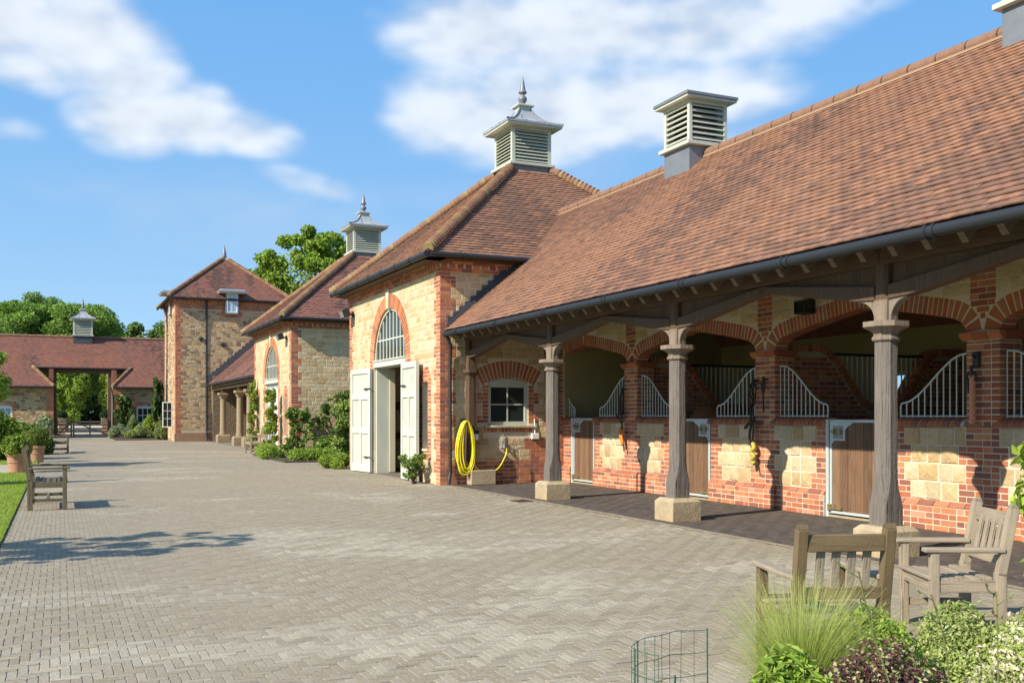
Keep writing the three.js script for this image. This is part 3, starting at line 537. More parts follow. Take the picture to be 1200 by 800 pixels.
const tone = (pal, seed, f = 0.5) => (u, s, R) => {          // weathering in broad streaks that run down the slope
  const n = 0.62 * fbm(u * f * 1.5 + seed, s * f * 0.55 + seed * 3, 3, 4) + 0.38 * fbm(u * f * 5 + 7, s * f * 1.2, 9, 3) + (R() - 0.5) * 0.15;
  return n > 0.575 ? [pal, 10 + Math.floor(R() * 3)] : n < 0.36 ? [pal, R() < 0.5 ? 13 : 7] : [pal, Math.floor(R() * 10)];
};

// ---------------------------------------------------------------- the stable range with its porch
const PX = 7.27, WALLX = 9.35, D1 = 18.1, EAVE = [6.80, 2.965], RIDGE = [9.95, 5.70], DEND = 0.6;
const stable = thing('stable_range', 'long brick stable range with oak post porch and sweeping red tiled roof on the right', 'stable building', [8.3, 0, -9.5]);
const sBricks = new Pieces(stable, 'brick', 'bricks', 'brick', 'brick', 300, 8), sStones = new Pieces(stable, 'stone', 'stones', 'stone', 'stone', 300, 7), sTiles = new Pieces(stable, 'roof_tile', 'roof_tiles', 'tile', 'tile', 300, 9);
{
  const colD = [14.45, 10.86, 7.29, 3.72], pierD = [15.47, 11.72, 7.95, 4.18, 0.41], C = 0.0715, CAPY = 1.32;
  // --- front wall: group axes x = D1 - D
  const w = frame([WALLX, 0, -D1], 'yard'), U = (d) => D1 - d;
  const pu = pierD.map(U), half = 0.225;
  // dwarf walls under the grilles, each a panel between two doors
  const panels = [[0, 0.36, -1], ...[0, 1, 2, 3].map((i) => [pu[i] - 1.33, pu[i] + 1.28, pu[i]])];
  for (const [a, b, pc] of panels) {
    const kind = (u, v) => {
      const x = u + a; if (v > 17 * C) return '';
      if (x < a || x > b) return '';
      if (v < 5 * C) return 'b';
      const k = Math.floor((v / C - 5) / 3) % 2, j = k ? 0.2 : 0.3, q = k ? half : half + 0.11;
      if (x < a + j || x > b - j) return 'b';
      if (pc > 0 && Math.abs(x - pc) < q) return 'b';
      return 's';
    };
    const seg = part(stable, w, 'dwarf_wall', [a, 0, 0]);
    masonry(seg, sBricks, sStones, b - a, 17 * C, kind, 101 + Math.round(a * 10), { course: C, ashlar: true, rough: 0.006, minL: 0.14, maxL: 0.36, flemish: true, depth: 0.16, stoneV0: 5 * C });
    own(seg, 'mortar', box(0.006, b - a - 0.006, 0, 17 * C + 0.01, -0.22, -0.006), M.mortar);
    // plinth: a second skin standing 45 mm proud, with a sloping top course
    const skin = part(stable, w, 'plinth', [a, 0, 0.045]);
    const spot = pc > 0 ? [[0, pc - a + half + 0.03], [pc - a + half + 0.30, b - a]] : [[0, b - a]];
    for (const [p, q] of spot) {
      const n0 = sBricks.items.length;
      masonry(skin, sBricks, null, q - p, 4 * C, () => 'b', 301 + Math.round(p * 10 + a), { course: C, flemish: true, depth: 0.06, limed: 0.12 });
      for (let i = n0; i < sBricks.items.length; i++) sBricks.items[i].m.elements[12] += p;
      own(skin, 'mortar', box(p + 0.005, q - 0.005, 0, 4 * C, -0.05, -0.006), M.mortar);
      const R = rng(41); let u = p;
      while (u < q - 0.02) { let l = Math.min(0.225, q - u); if (q - u - l < 0.08) l = q - u; 
        const pr = alongX([[0, 0], [-0.003, 0.012], [-0.045, 0.064], [-0.07, 0.064], [-0.07, 0]], l - 0.01).translate(0, -0.032, 0);
        sBricks.add(skin, pr, at(u + 0.005, 4 * C + 0.036, 0), Math.floor(R() * 10), l); u += l; }
    }
    // bullnose coping: bricks on edge across the wall
    const cop = part(stable, w, 'coping', [a, 17 * C, 0]), n = Math.round((b - a + 0.06) / 0.078), R = rng(7 + Math.round(a * 7));
    const cp = []; for (let i = 0; i <= 8; i++) { const t = Math.PI * (0.0 + i / 8); cp.push([-0.10 + 0.145 * Math.cos(t), 0.035 + 0.075 * Math.sin(t)]); }
    const cg = alongX([[0.045, 0], ...cp, [-0.245, 0]], 0.067);
    for (let i = 0; i < n; i++) { const x = -0.03 + i * (b - a + 0.06) / n; if (pc > 0 && x + a > pc - half - 0.04 && x + a < pc + half - 0.03) continue; sBricks.add(cop, cg, at(x, 0, 0), [3, 4, 6, 8, 1, 9][Math.floor(R() * 6)], 0.2); }
    const under = [[0.038, 0.002], ...cp.map(([x, y]) => [(x + 0.1) * 0.95 - 0.1, y - 0.007]), [-0.24, 0.002]];
    for (const [p, q] of pc > 0 ? [[-0.02, pc - a - half + 0.004], [pc - a + half - 0.004, b - a + 0.02]] : [[0, b - a + 0.02]]) own(cop, 'mortar', alongX(under, q - p).translate(p, 0, 0), M.mortarDull);
  }
  // piers above the coping, with rounded corners and a corbelled head
  for (const p of pu) {
    const pier = part(stable, w, 'pier', [p - half, 17 * C, 0]), hgt = 2.185 - 17 * C;
    masonry(pier, sBricks, null, half * 2, hgt, () => 'b', 500 + Math.round(p * 10), { course: C, depth: 0.34, flemish: true });
    const side = part(stable, w, 'pier_return', [p + half, 17 * C, 0], Math.PI / 2);
    masonry(side, sBricks, null, 0.34, hgt, () => 'b', 600 + Math.round(p * 10), { course: C, depth: 0.05, flemish: true });
    own(pier, 'mortar', box(0.006, half * 2 - 0.006, 0, hgt + 0.1, -0.345, -0.006), M.mortar);
    const R = rng(9 + Math.round(p * 3));
    for (let i = 0; i < 3; i++) { const l = 0.55 / 3; sBricks.add(pier, alongX([[-0.05, 0.0], [0.0, 0.0], [0.055, 0.055], [0.055, 0.088], [-0.05, 0.088]], l - 0.008), at(-0.05 + i * l, hgt + 0.004, 0.0), Math.floor(R() * 5), l); }
    own(pier, 'capital', [prism([[0, 0], [half * 2, 0], [half * 2 + 0.055, 0.055], [half * 2 + 0.055, 0.088], [-0.055, 0.088], [-0.055, 0.055]], 0.345).translate(0, hgt + 0.003, -0.37)], shiny({ ...LOOK.brick, color: rgb(.36, .11, .055) }));
  }
  // the wall over the arches
  const SPR = 2.28, APX = 2.72, intr = (c) => {           // half of a flat pointed arch: from the springing to the apex, as [x, y] from its centre
    const a = 1.655, out = []; for (let i = 0; i <= 14; i++) { const t = i / 14, p = (1 - t) ** 2, q = 2 * t * (1 - t), r = t * t; out.push([p * a + q * a + r * (a - 0.26), p * SPR + q * (SPR + 0.15) + r * (SPR + 0.20)]); }
    for (let i = 1; i <= 30; i++) { const t = i / 30; out.push([lerp(a - 0.26, 0, t), lerp(SPR + 0.20, APX, t) + 0.012 * Math.sin(Math.PI * t)]); }
    return out;
  };
  const H = intr(), centres = [U(17.26), ...[0, 1, 2, 3].map((i) => (pu[i] + pu[i + 1]) / 2)];
  const withN = (pts) => pts.map(([x, y], i) => { const a = pts[Math.max(0, i - 1)], b = pts[Math.min(pts.length - 1, i + 1)], tx = b[0] - a[0], ty = b[1] - a[1], l = Math.hypot(tx, ty); return [x, y, Math.abs(ty) / l * (x > 0 ? 0 : 0) + ty / l, -tx / l]; });
  const under = (u) => { for (const c of centres) { const x = Math.abs(u - c); if (x <= 1.656) { for (let i = 1; i < H.length; i++) if (x >= H[i][0]) { const t = (x - H[i][0]) / (H[i - 1][0] - H[i][0] || 1); return lerp(H[i][1], H[i - 1][1], t); } } } return SPR; };
  const ringTop = (u) => { let m = 0; for (const du of [-0.18, -0.09, 0, 0.09, 0.18]) m = Math.max(m, under(u + du)); return Math.max(m, under(u)) + 0.235; };
  const away = (u, v) => { let m = 9; for (const c of centres) { const x = Math.abs(u - c); if (x > 2.4) continue; for (let i = 1; i < H.length; i++) { const [ax, ay] = H[i - 1], [bx, by] = H[i], dx = bx - ax, dy = by - ay, t = clamp(((x - ax) * dx + (v - ay) * dy) / (dx * dx + dy * dy), 0, 1); m = Math.min(m, Math.hypot(x - ax - dx * t, v - ay - dy * t)); } } return m; };
  const TOPW = 4.9, upper = part(stable, w, 'arcade_wall', [0, 0, 0]), wide = U(DEND);
  const near = (u) => Math.min(...pu.map((p) => Math.abs(u - p)));
  masonry(upper, sBricks, sStones, wide, 3.35, (u, v) => v < under(u) || away(u, v) < 0.222 ? '' : near(u) < 0.17 ? 'b' : 's', 777, { v0: 2.28, course: C, depth: 0.1, band: 2, minL: 0.25, maxL: 0.6, pale: true });  // paler stone tones here stand in for light bounced up under the porch
  const outline = [[0, TOPW], [0, 2.53]];
  { const pts = []; const add = (x, y) => pts.push([x, y]);
    for (let k = 0; k < centres.length; k++) { const c = centres[k]; for (let i = 0; i < H.length; i++) { const x = c - H[i][0]; if (x > 0.001) add(x, H[i][1]); } for (let i = H.length - 2; i >= 0; i--) { const x = c + H[i][0]; if (x < wide - 0.01) add(x, H[i][1]); } }
    outline.push(...pts, [wide, SPR], [wide, TOPW]); }
  core(upper, outline.map(([x, y]) => [x, y + 0.006]).reverse(), [], 0.22, M.mortar);
  for (let k = 0; k < centres.length; k++) for (const s of [-1, 1]) {
    let pts = H.map(([x, y]) => [centres[k] + s * x, y]).filter(([x]) => x > 0.02 && x < wide - 0.02);
    const path = withN(pts).map(([x, y, a, b]) => [x, y, s > 0 ? a : -a, s > 0 ? b : -b]).map(([x, y, a, b]) => (b < 0 ? [x, y, -a, -b] : [x, y, a, b]));
    voussoirs(upper, sBricks, path, 0.215, 40 + k * 2 + s, -0.004, 0.225, 0.075, [3, 4, 8, 9, 5, 8, 3, 1]);
  }
  // --- oak posts
  const cols = [];
  for (const d of colD) {
    const c = sub(stable, 'oak_column', [0, 0, 0]); c.position.set(PX, 0, -d).sub(off(stable));
    own(c, 'stone_plinth', [postGeo([[0, 0.43, 0.006], [0.245, 0.43, 0.006], [0.29, 0.335, 0.006]])], M.plinth);
    own(c, 'shaft', postGeo([[0.29, 0.222, 0.006], [0.48, 0.222, 0.007], [0.54, 0.217, 0.02], [0.64, 0.212, 0.048], [0.76, 0.206, 0.058], [2.08, 0.202, 0.056]]), M.oak);
    own(c, 'capital', [postGeo([[2.065, 0.235, 0.066], [2.078, 0.252, 0.07], [2.098, 0.252, 0.07], [2.108, 0.232, 0.066]]), postGeo([[2.10, 0.215, 0.06], [2.135, 0.225, 0.062], [2.165, 0.27, 0.075], [2.19, 0.36, 0.1], [2.20, 0.405, 0.11], [2.25, 0.405, 0.11]])], M.oakPale);
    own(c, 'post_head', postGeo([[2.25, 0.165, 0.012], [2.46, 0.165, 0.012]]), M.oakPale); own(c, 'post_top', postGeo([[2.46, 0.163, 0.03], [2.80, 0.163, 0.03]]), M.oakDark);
    for (const s of [-1, 1]) {                              // curved brackets springing from the capital along the beam
      const p = [[0.08, 2.255], [0.105, 2.255]]; for (let i = 0; i <= 8; i++) { const t = i / 8 * Math.PI / 2; p.push([0.105 + 0.20 * (1 - Math.cos(t)), 2.26 + 0.20 * Math.sin(t)]); } p.push([0.30, 2.49], [0.08, 2.49]);
      const g = prism(p.map(([x, y]) => [x * s, y]), 0.085, 0.006); g.translate(0, 0, -0.0425); g.rotateY(Math.PI / 2); own(c, 'bracket', g, M.oakPale);
    }
    cols.push(c);
  }
  { // the dark half post against the tack room wall
    const c = sub(stable, 'wall_post', [0, 0, 0]); c.position.set(PX, 0, -D1 + 0.085).sub(off(stable));
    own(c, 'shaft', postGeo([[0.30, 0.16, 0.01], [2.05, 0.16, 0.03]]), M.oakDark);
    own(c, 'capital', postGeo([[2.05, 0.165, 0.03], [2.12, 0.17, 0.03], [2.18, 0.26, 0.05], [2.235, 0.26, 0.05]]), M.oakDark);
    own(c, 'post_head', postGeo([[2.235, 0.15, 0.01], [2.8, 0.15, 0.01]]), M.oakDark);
    own(c, 'corbel', postGeo([[0.285, 0.26, 0.01], [0.30, 0.26, 0.01]]), M.plinth);
  }
  // --- beam, braces and recessed boards between posts
  const stops = [D1, ...colD, 0.15];
  for (let i = 0; i + 1 < stops.length; i++) {
    const a = stops[i] - (i ? 0.085 : 0.17), b = stops[i + 1] + 0.085, m = (a + b) / 2, bay = sub(stable, 'porch_beam', [0, 0, 0]);
    for (const [p, q] of [[a, m], [b, m]]) {                // brace: a deep plank rising to the middle of the bay
      const s = Math.sign(q - p), L = Math.abs(q - p), pts = [[0, 2.46], [0.25, 2.475], [L, 2.715], [L, 2.80], [0.0, 2.60]];
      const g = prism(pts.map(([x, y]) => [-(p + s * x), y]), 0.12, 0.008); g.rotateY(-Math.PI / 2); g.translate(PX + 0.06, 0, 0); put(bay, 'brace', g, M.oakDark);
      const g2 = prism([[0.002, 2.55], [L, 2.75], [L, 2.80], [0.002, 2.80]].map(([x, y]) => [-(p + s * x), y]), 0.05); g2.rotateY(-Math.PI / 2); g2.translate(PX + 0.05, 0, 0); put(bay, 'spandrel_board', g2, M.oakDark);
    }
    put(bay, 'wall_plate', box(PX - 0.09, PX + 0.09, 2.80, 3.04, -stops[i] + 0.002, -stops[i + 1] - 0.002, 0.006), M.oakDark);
  }
  // --- rafters and roof
  const sl = new THREE.Vector2(RIDGE[0] - EAVE[0], RIDGE[1] - EAVE[1]), LEN = sl.length(), pitch = Math.atan2(sl.y, sl.x);
  const roof = sub(stable, 'roof');
  for (let d = 1.0; d < 17.9; d += 0.392) {
    const up = [sl.x / LEN, sl.y / LEN], s0 = 0.03, s1 = LEN - 0.1, dn = 0.165;
    put(roof, 'rafter', bar([EAVE[0] + up[0] * s0 + up[1] * dn, EAVE[1] + up[1] * s0 - up[0] * dn, -d], [EAVE[0] + up[0] * s1 + up[1] * dn, EAVE[1] + up[1] * s1 - up[0] * dn, -d], 0.13, 0.07, 0, 0), M.rafter);
  }
  const rp = plane(stable, [EAVE[0] - 0.02, EAVE[1] + 0.005, -21.0], [0, 0, 1], [sl.x, sl.y, 0]);
  const rw = 21.0 - DEND;
  own(rp, 'roof_deck', clean(boxUV(new THREE.BoxGeometry(rw, LEN, 0.03).translate(rw / 2, LEN / 2 + 0.0, -0.022))), M.deck);
  const bands = tone('tile', 4, 0.45);
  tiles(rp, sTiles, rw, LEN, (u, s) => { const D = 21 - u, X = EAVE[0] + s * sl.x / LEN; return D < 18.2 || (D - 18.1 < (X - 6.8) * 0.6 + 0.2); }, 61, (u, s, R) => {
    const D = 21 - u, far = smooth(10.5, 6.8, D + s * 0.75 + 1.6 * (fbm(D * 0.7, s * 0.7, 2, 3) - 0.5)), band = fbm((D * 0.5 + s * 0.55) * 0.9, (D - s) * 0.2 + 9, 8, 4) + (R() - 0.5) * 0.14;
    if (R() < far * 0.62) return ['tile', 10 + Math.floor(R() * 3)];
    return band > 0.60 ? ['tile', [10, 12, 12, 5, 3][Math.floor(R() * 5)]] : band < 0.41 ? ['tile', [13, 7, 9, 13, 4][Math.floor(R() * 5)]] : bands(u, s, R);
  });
  ridgeTiles(roof, [RIDGE[0], RIDGE[1] + 0.05, -20.2], [RIDGE[0], RIDGE[1] + 0.05, -DEND]);
  put(roof, 'rear_slope', bar([RIDGE[0] + 1.9, RIDGE[1] - 1.65, -20], [RIDGE[0] + 1.9, RIDGE[1] - 1.65, -DEND], 5.05, 0.06, 0, 0).translate(-RIDGE[0] - 1.9, -RIDGE[1] + 1.65, 0).rotateZ(-pitch).translate(RIDGE[0] + 1.9, RIDGE[1] - 1.65, 0), M.deckBack);
  gutterRun(stable, [EAVE[0] - 0.06, EAVE[1] - 0.055, -D1 + 0.09], [EAVE[0] - 0.06, EAVE[1] - 0.055, -DEND], 0.055);
  put(roof, 'fascia', box(EAVE[0] - 0.005, EAVE[0] + 0.02, EAVE[1] - 0.05, EAVE[1] + 0.0, -D1 + 0.05, -DEND), M.oakDark);
  // stepped lead flashing up the tack room wall
  { const pts = [[0, 0.02]], t = Math.tan(pitch); let x = 0; const n = 14, run = 1.72 / n; for (let i = 0; i < n; i++) { pts.push([x, x * t + 0.26], [x + run * 0.85, x * t + 0.26 + 0.01]); x += run; } const top = pts.slice(1); const poly = [[0, 0.0], [1.72, 1.72 * t], ...top.reverse()];
    put(roof, 'lead_flashing', [prism(poly, 0.012).translate(EAVE[0] + 0.02, EAVE[1] + 0.03, -D1 + 0.02)], M.leadDark);
    put(roof, 'lead_gutter', bar([EAVE[0] + 0.0, EAVE[1] + 0.08, -D1 + 0.07], [EAVE[0] + 1.7, EAVE[1] + 1.7 * t + 0.08, -D1 + 0.07], 0.10, 0.03), M.leadDark); }
  cupola(stable, [RIDGE[0], 5.90, -14.33], { half: 0.385, tall: 0.74, base: 0.75, roof: 0.135, top: 'flat', louvres: 7 });
  cupola(stable, [RIDGE[0], 5.90, -7.50], { half: 0.385, tall: 0.74, base: 0.75, roof: 0.135, top: 'flat', louvres: 7 });
  // --- inside: floor, back wall with small windows, ceiling, partitions
  put(stable, 'stable_floor', box(9.3, 13.4, -0.06, 0.004, -18.05, -DEND), shiny({ color: rgb(.10, .075, .05), map: T.grass }));
  const winD = [16.6, 12.9, 9.1, 5.4], bf = frame([13.2, 0, -D1], 'yard'), bw = wallGroup(stable, 'rear_wall', [13.2, 0, -D1], 'yard');
  core(bw, rect(0, U(DEND), 0, 3.4), winD.map((d) => rect(U(d) - 0.4, U(d) + 0.4, 1.5, 2.1)), 0.3, M.inside);
  for (const d of winD) casement(part(stable, bf, 'window', [U(d), 1.5, -0.12]), 0.8, 0.6, { cols: 2, rows: 1 });
  put(stable, 'ceiling', box(9.58, 13.2, 3.15, 3.2, -18.0, -DEND), M.inside);
  put(stable, 'end_wall', box(9.12, 13.5, 0, 5.0, -DEND - 0.25, -DEND - 0.02), M.inside); put(stable, 'end_wall', box(9.36, 13.5, 0, 4.6, -18.5, -18.03), M.inside);
  const brickCope = (X) => (X < 10.35 ? 2.39 : X < 11.2 ? lerp(2.39, 1.52, smooth(10.25, 11.3, X)) : X < 11.9 ? 1.52 : lerp(1.52, 2.39, smooth(11.8, 12.7, X)));
  for (const d of [15.47, 11.72, 7.95]) {
    const p = sub(stable, 'partition'); p.position.set(9.6, 0, -d + 0.11).sub(off(stable));
    const prof = []; for (let i = 0; i <= 60; i++) { const x = i / 60 * 3.6; prof.push([x, brickCope(9.6 + x) - 0.1]); }
    masonry(p, sBricks, null, 3.6, 2.4, (u, v) => (v < brickCope(9.6 + u) - 0.12 ? 'b' : ''), 800 + Math.round(d), { course: C, depth: 0.05, flemish: true });
    own(p, 'mortar', prism([[0, 0], [3.6, 0], ...[...prof].reverse()], 0.2).translate(0, 0, -0.206), M.mortarDull);
    const path = prof.map(([x, y], i) => { const a = prof[Math.max(0, i - 1)], b = prof[Math.min(60, i + 1)], tx = b[0] - a[0], ty = b[1] - a[1], l = Math.hypot(tx, ty); return [x, y, -ty / l, tx / l]; });
    voussoirs(p, sBricks, path, 0.11, 31, 0.02, 0.25);
    for (let x = 0.8; x < 3.2; x += 0.1) { const y0 = brickCope(9.6 + x); if (y0 < 2.2) own(p, 'grille_bar', rod([x, y0, -0.1], [x, 2.26, -0.1], 0.011, 6), M.bar); }
    own(p, 'grille_rail', box(0.72, 3.25, 2.25, 2.29, -0.12, -0.08), M.black);
  }
  // --- half doors and swan-neck grilles
  for (const [i, a, b] of [[0, 17.74, 16.72], [1, 14.14, 13.05], [2, 10.44, 9.28], [3, 6.67, 5.51]]) {
    const dw = pu[i] - 1.33 - (i ? pu[i - 1] + 1.28 : 0.36), door = part(stable, w, 'half_door', [i ? pu[i - 1] + 1.28 : 0.36, 0, -0.02]), W0 = dw - 0.02, T0 = 1.295;
    own(door, 'hanging_post', [rod([0.035, 0.0, 0.02], [0.035, T0, 0.02], 0.028, 10)], M.galv);
    own(door, 'frame', [box(0.07, 0.105, 0.05, T0, -0.02, 0.02, 0.004), box(W0 - 0.04, W0, 0.05, T0, -0.02, 0.02, 0.004), box(0.105, W0 - 0.04, T0 - 0.04, T0, -0.019, 0.019, 0.004), box(0.105, W0 - 0.04, 0.05, 0.085, -0.019, 0.019, 0.004)], M.galv);
    const nb = 7, bx0 = 0.105, bx1 = W0 - 0.04; for (let k = 0; k < nb; k++) own(door, 'board', box(lerp(bx0, bx1, k / nb) + 0.002, lerp(bx0, bx1, (k + 1) / nb) - 0.002, 0.085, T0 - 0.04, -0.016, 0.006 + (k % 2) * 0.002, 0.004), [M.board, M.boardB, M.boardC, M.board, M.boardC, M.boardB, M.board][(k + i * 2) % 7]);
    const q = (s) => (s > 0 ? (x) => 0.105 + x : (x) => W0 - 0.04 - x);
    const lock = q(i === 1 ? -1 : 1), sg = i === 1 ? -1 : 1, plate = [[0, 0.30], [0.03, 0.26], [0.06, 0.24], [0.25, 0.24], [0.25, 0.10], [0.29, 0.06], [0.35, 0.03], [0.40, 0.0], [0, 0]].map(([x, y]) => [lock(x), T0 - 0.04 - y]);
    if (sg > 0) plate.reverse();
    own(door, 'corner_plate', prism(plate, 0.012).translate(0, 0, 0.012), M.galv);
    own(door, 'bolt_recess', box(Math.min(lock(0.03), lock(0.22)), Math.max(lock(0.03), lock(0.22)), T0 - 0.255, T0 - 0.085, 0.024, 0.0245), shiny({ color: rgb(.30, .30, .27) }));
    own(door, 'bolt', [rod([lock(0.0), T0 - 0.16, 0.05], [lock(0.22), T0 - 0.16, 0.05], 0.009, 8), box(Math.min(lock(0.04), lock(0.07)), Math.max(lock(0.04), lock(0.07)), T0 - 0.19, T0 - 0.13, 0.03, 0.06), box(Math.min(lock(0.16), lock(0.19)), Math.max(lock(0.16), lock(0.19)), T0 - 0.19, T0 - 0.13, 0.03, 0.06), rod([lock(0.11), T0 - 0.16, 0.05], [lock(0.11), T0 - 0.22, 0.07], 0.007, 6)], M.brass);
    own(door, 'kick_bolt', [box(Math.min(lock(0.0), lock(0.19)), Math.max(lock(0.0), lock(0.19)), 0.105, 0.14, 0.02, 0.04), rod([lock(0.08), 0.12, 0.045], [lock(0.08), 0.19, 0.055], 0.008, 6), box(Math.min(lock(-0.05), lock(0.0)), Math.max(lock(-0.05), lock(0.0)), 0.09, 0.17, 0.02, 0.05)], M.brass);
    own(door, 'threshold', box(0.0, dw, -0.004, 0.028, -0.14, 0.02), M.plinth);
  }
  const swan = (t) => lerp(2.06, 1.50, smooth(0.08, 0.98, t) * 0.86 + 0.14 * t);
  const grille = (x0, x1) => {                              // tall at x0 by the pier, low at x1 by the door
    const g = part(stable, w, 'grille', [x0, 0, -0.09]), L = x1 - x0, n = 11, top = [];
    for (let i = 0; i <= 24; i++) { const t = i / 24; top.push([t * (L - 0.03 * Math.sign(L)), swan(t), 0]); }
    top.push([L - 0.004 * Math.sign(L), 1.475, 0], [L, 1.44, 0], [L, CAPY - 0.01, 0]);
    own(g, 'rail', tube(top, 0.0125, 60, 7), M.bar);
    own(g, 'foot_rail', rod([0, CAPY + 0.02, 0], [L, CAPY + 0.02, 0], 0.010, 6), M.bar);
    for (let i = 0; i < n; i++) { const t = i / n; own(g, 'bar', rod([t * L, CAPY - 0.01, 0], [t * L, swan(t), 0], 0.0095, 6), M.bar); }
  };
  for (let i = 0; i < 4; i++) { grille(pu[i] - half - 0.02, pu[i] - 1.27); grille(pu[i] + half + 0.02, pu[i] + 1.22); }
  { const g = part(stable, w, 'grille', [0, 0, -0.09]), top = []; for (let i = 0; i <= 10; i++) { const t = 0.55 + i / 10 * 0.4; top.push([(t - 0.55) * 0.8, swan(t), 0]); } top.push([0.335, 1.44, 0], [0.335, CAPY, 0]); own(g, 'rail', tube(top, 0.0125, 24, 7), M.bar); for (let i = 0; i < 4; i++) own(g, 'bar', rod([0.02 + i * 0.08, CAPY, 0], [0.02 + i * 0.08, swan(0.55 + i * 0.1), 0], 0.0095, 6), M.bar); }
  // rain pipe at the far end of the porch
  put(stable, 'downpipe', [tube([[6.76, 2.88, -D1 + 0.12], [6.80, 2.80, -D1 + 0.12], [6.86, 2.68, -D1 + 0.10], [6.86, 2.55, -D1 + 0.07], [6.86, 0.5, -D1 + 0.07], [6.86, 0.22, -D1 + 0.07], [6.83, 0.14, -D1 + 0.10], [6.82, 0.0, -D1 + 0.12]], 0.034, 60, 10)], M.black);
}
// ---------------------------------------------------------------- pavilions: square brick and stone blocks with hipped roofs and cupolas
const FX = 6.67;
function hipRoof(owner, tilesSet, cx, cd, hx, hd, eaveY, tan, faces, seed, pal, stopHalf = 0) {
  // faces: which of 'yard' (-X) and 'near' (+Z) carry real tiles; eaves at hx, hd from the centre
  const h = Math.min(hx, hd), apexY = eaveY + h * tan, pit = Math.atan(tan), len = h / Math.cos(pit);
  const corner = (sx, sz) => [cx + sx * hx, eaveY, -cd + sz * hd], apex = [cx, apexY, -cd];
  const tri = (a, b, c) => { const g = new THREE.BufferGeometry(); g.setAttribute('position', new THREE.BufferAttribute(new Float32Array([...a, ...b, ...c]), 3)); g.computeVertexNormals(); return boxUV(g); };
  const roof = sub(owner, 'roof');
  put(roof, 'roof_deck', [tri(corner(-1, -1), corner(-1, 1), apex), tri(corner(-1, 1), corner(1, 1), apex)], M.deck);
  put(roof, 'rear_slope', [tri(corner(1, 1), corner(1, -1), apex), tri(corner(1, -1), corner(-1, -1), apex), box(cx - hx + 0.12, cx + hx - 0.12, eaveY - 0.06, eaveY - 0.03, -cd - hd + 0.12, -cd + hd - 0.12)], M.deckBack);
  for (const f of faces) {
    const w = (f === 'yard' ? hd : hx) * 2;
    const g = f === 'yard' ? plane(owner, [cx - hx - 0.03, eaveY - 0.02, -cd - hd], [0, 0, 1], [h, h * tan, 0]) : plane(owner, [cx - hx, eaveY - 0.02, -cd + hd + 0.03], [1, 0, 0], [0, h * tan, -h]);
    tiles(g, tilesSet, w, len, (u, s) => { const run = s * Math.cos(pit); return u > run - 0.02 && u < w - run + 0.02 && h - run > stopHalf; }, seed + (f === 'yard' ? 1 : 2), (u, s, R) => {
      const lichen = smooth(len * 0.62, len * 0.98, s) * fbm(u * 1.5, s * 1.5, seed, 3);
      return R() < lichen * 0.5 ? ['tile', [7, 4, 9][Math.floor(R() * 3)]] : tone(pal, seed + 5, 0.55)(u, s, R);
    });
  }
  const up = (p, y = 0.05) => [p[0], p[1] + y, p[2]], stop = stopHalf / h, mid = (a) => [lerp(apex[0], a[0], stop), lerp(apex[1], a[1], stop) + 0.05, lerp(apex[2], a[2], stop)];
  for (const [sx, sz] of [[-1, 1], [1, 1], [-1, -1]]) hipTiles(roof, up(corner(sx, sz)), mid(corner(sx, sz)), owner);
  return { roof, apexY, corner };
}
function cornice(bricks, wall, w, y, seed) {               // oversailing courses with a row of dentils
  const R = rng(seed), pk = () => Math.floor(R() * 10);
  for (let u = 0; u < w - 0.02; u += 0.225) { const l = Math.min(0.225, w - u); if (l < 0.06) break; bricks.add(wall, brickGeo(l - 0.01, 0.065, 0.14, 1), at(u + l / 2, y + 0.0375, 0.028), pk(), l); bricks.add(wall, brickGeo(l - 0.01, 0.065, 0.18, 2), at(u + l / 2, y + 0.1875, 0.06), pk(), l); }
  for (let u = 0.03; u < w - 0.1; u += 0.17) bricks.add(wall, brickGeo(0.105, 0.065, 0.14, 3), at(u + 0.05, y + 0.1125, 0.055), pk(), 0.1);
  own(wall, 'mortar', box(0.008, w - 0.008, y, y + 0.225, -0.05, 0.018), M.mortar);
}
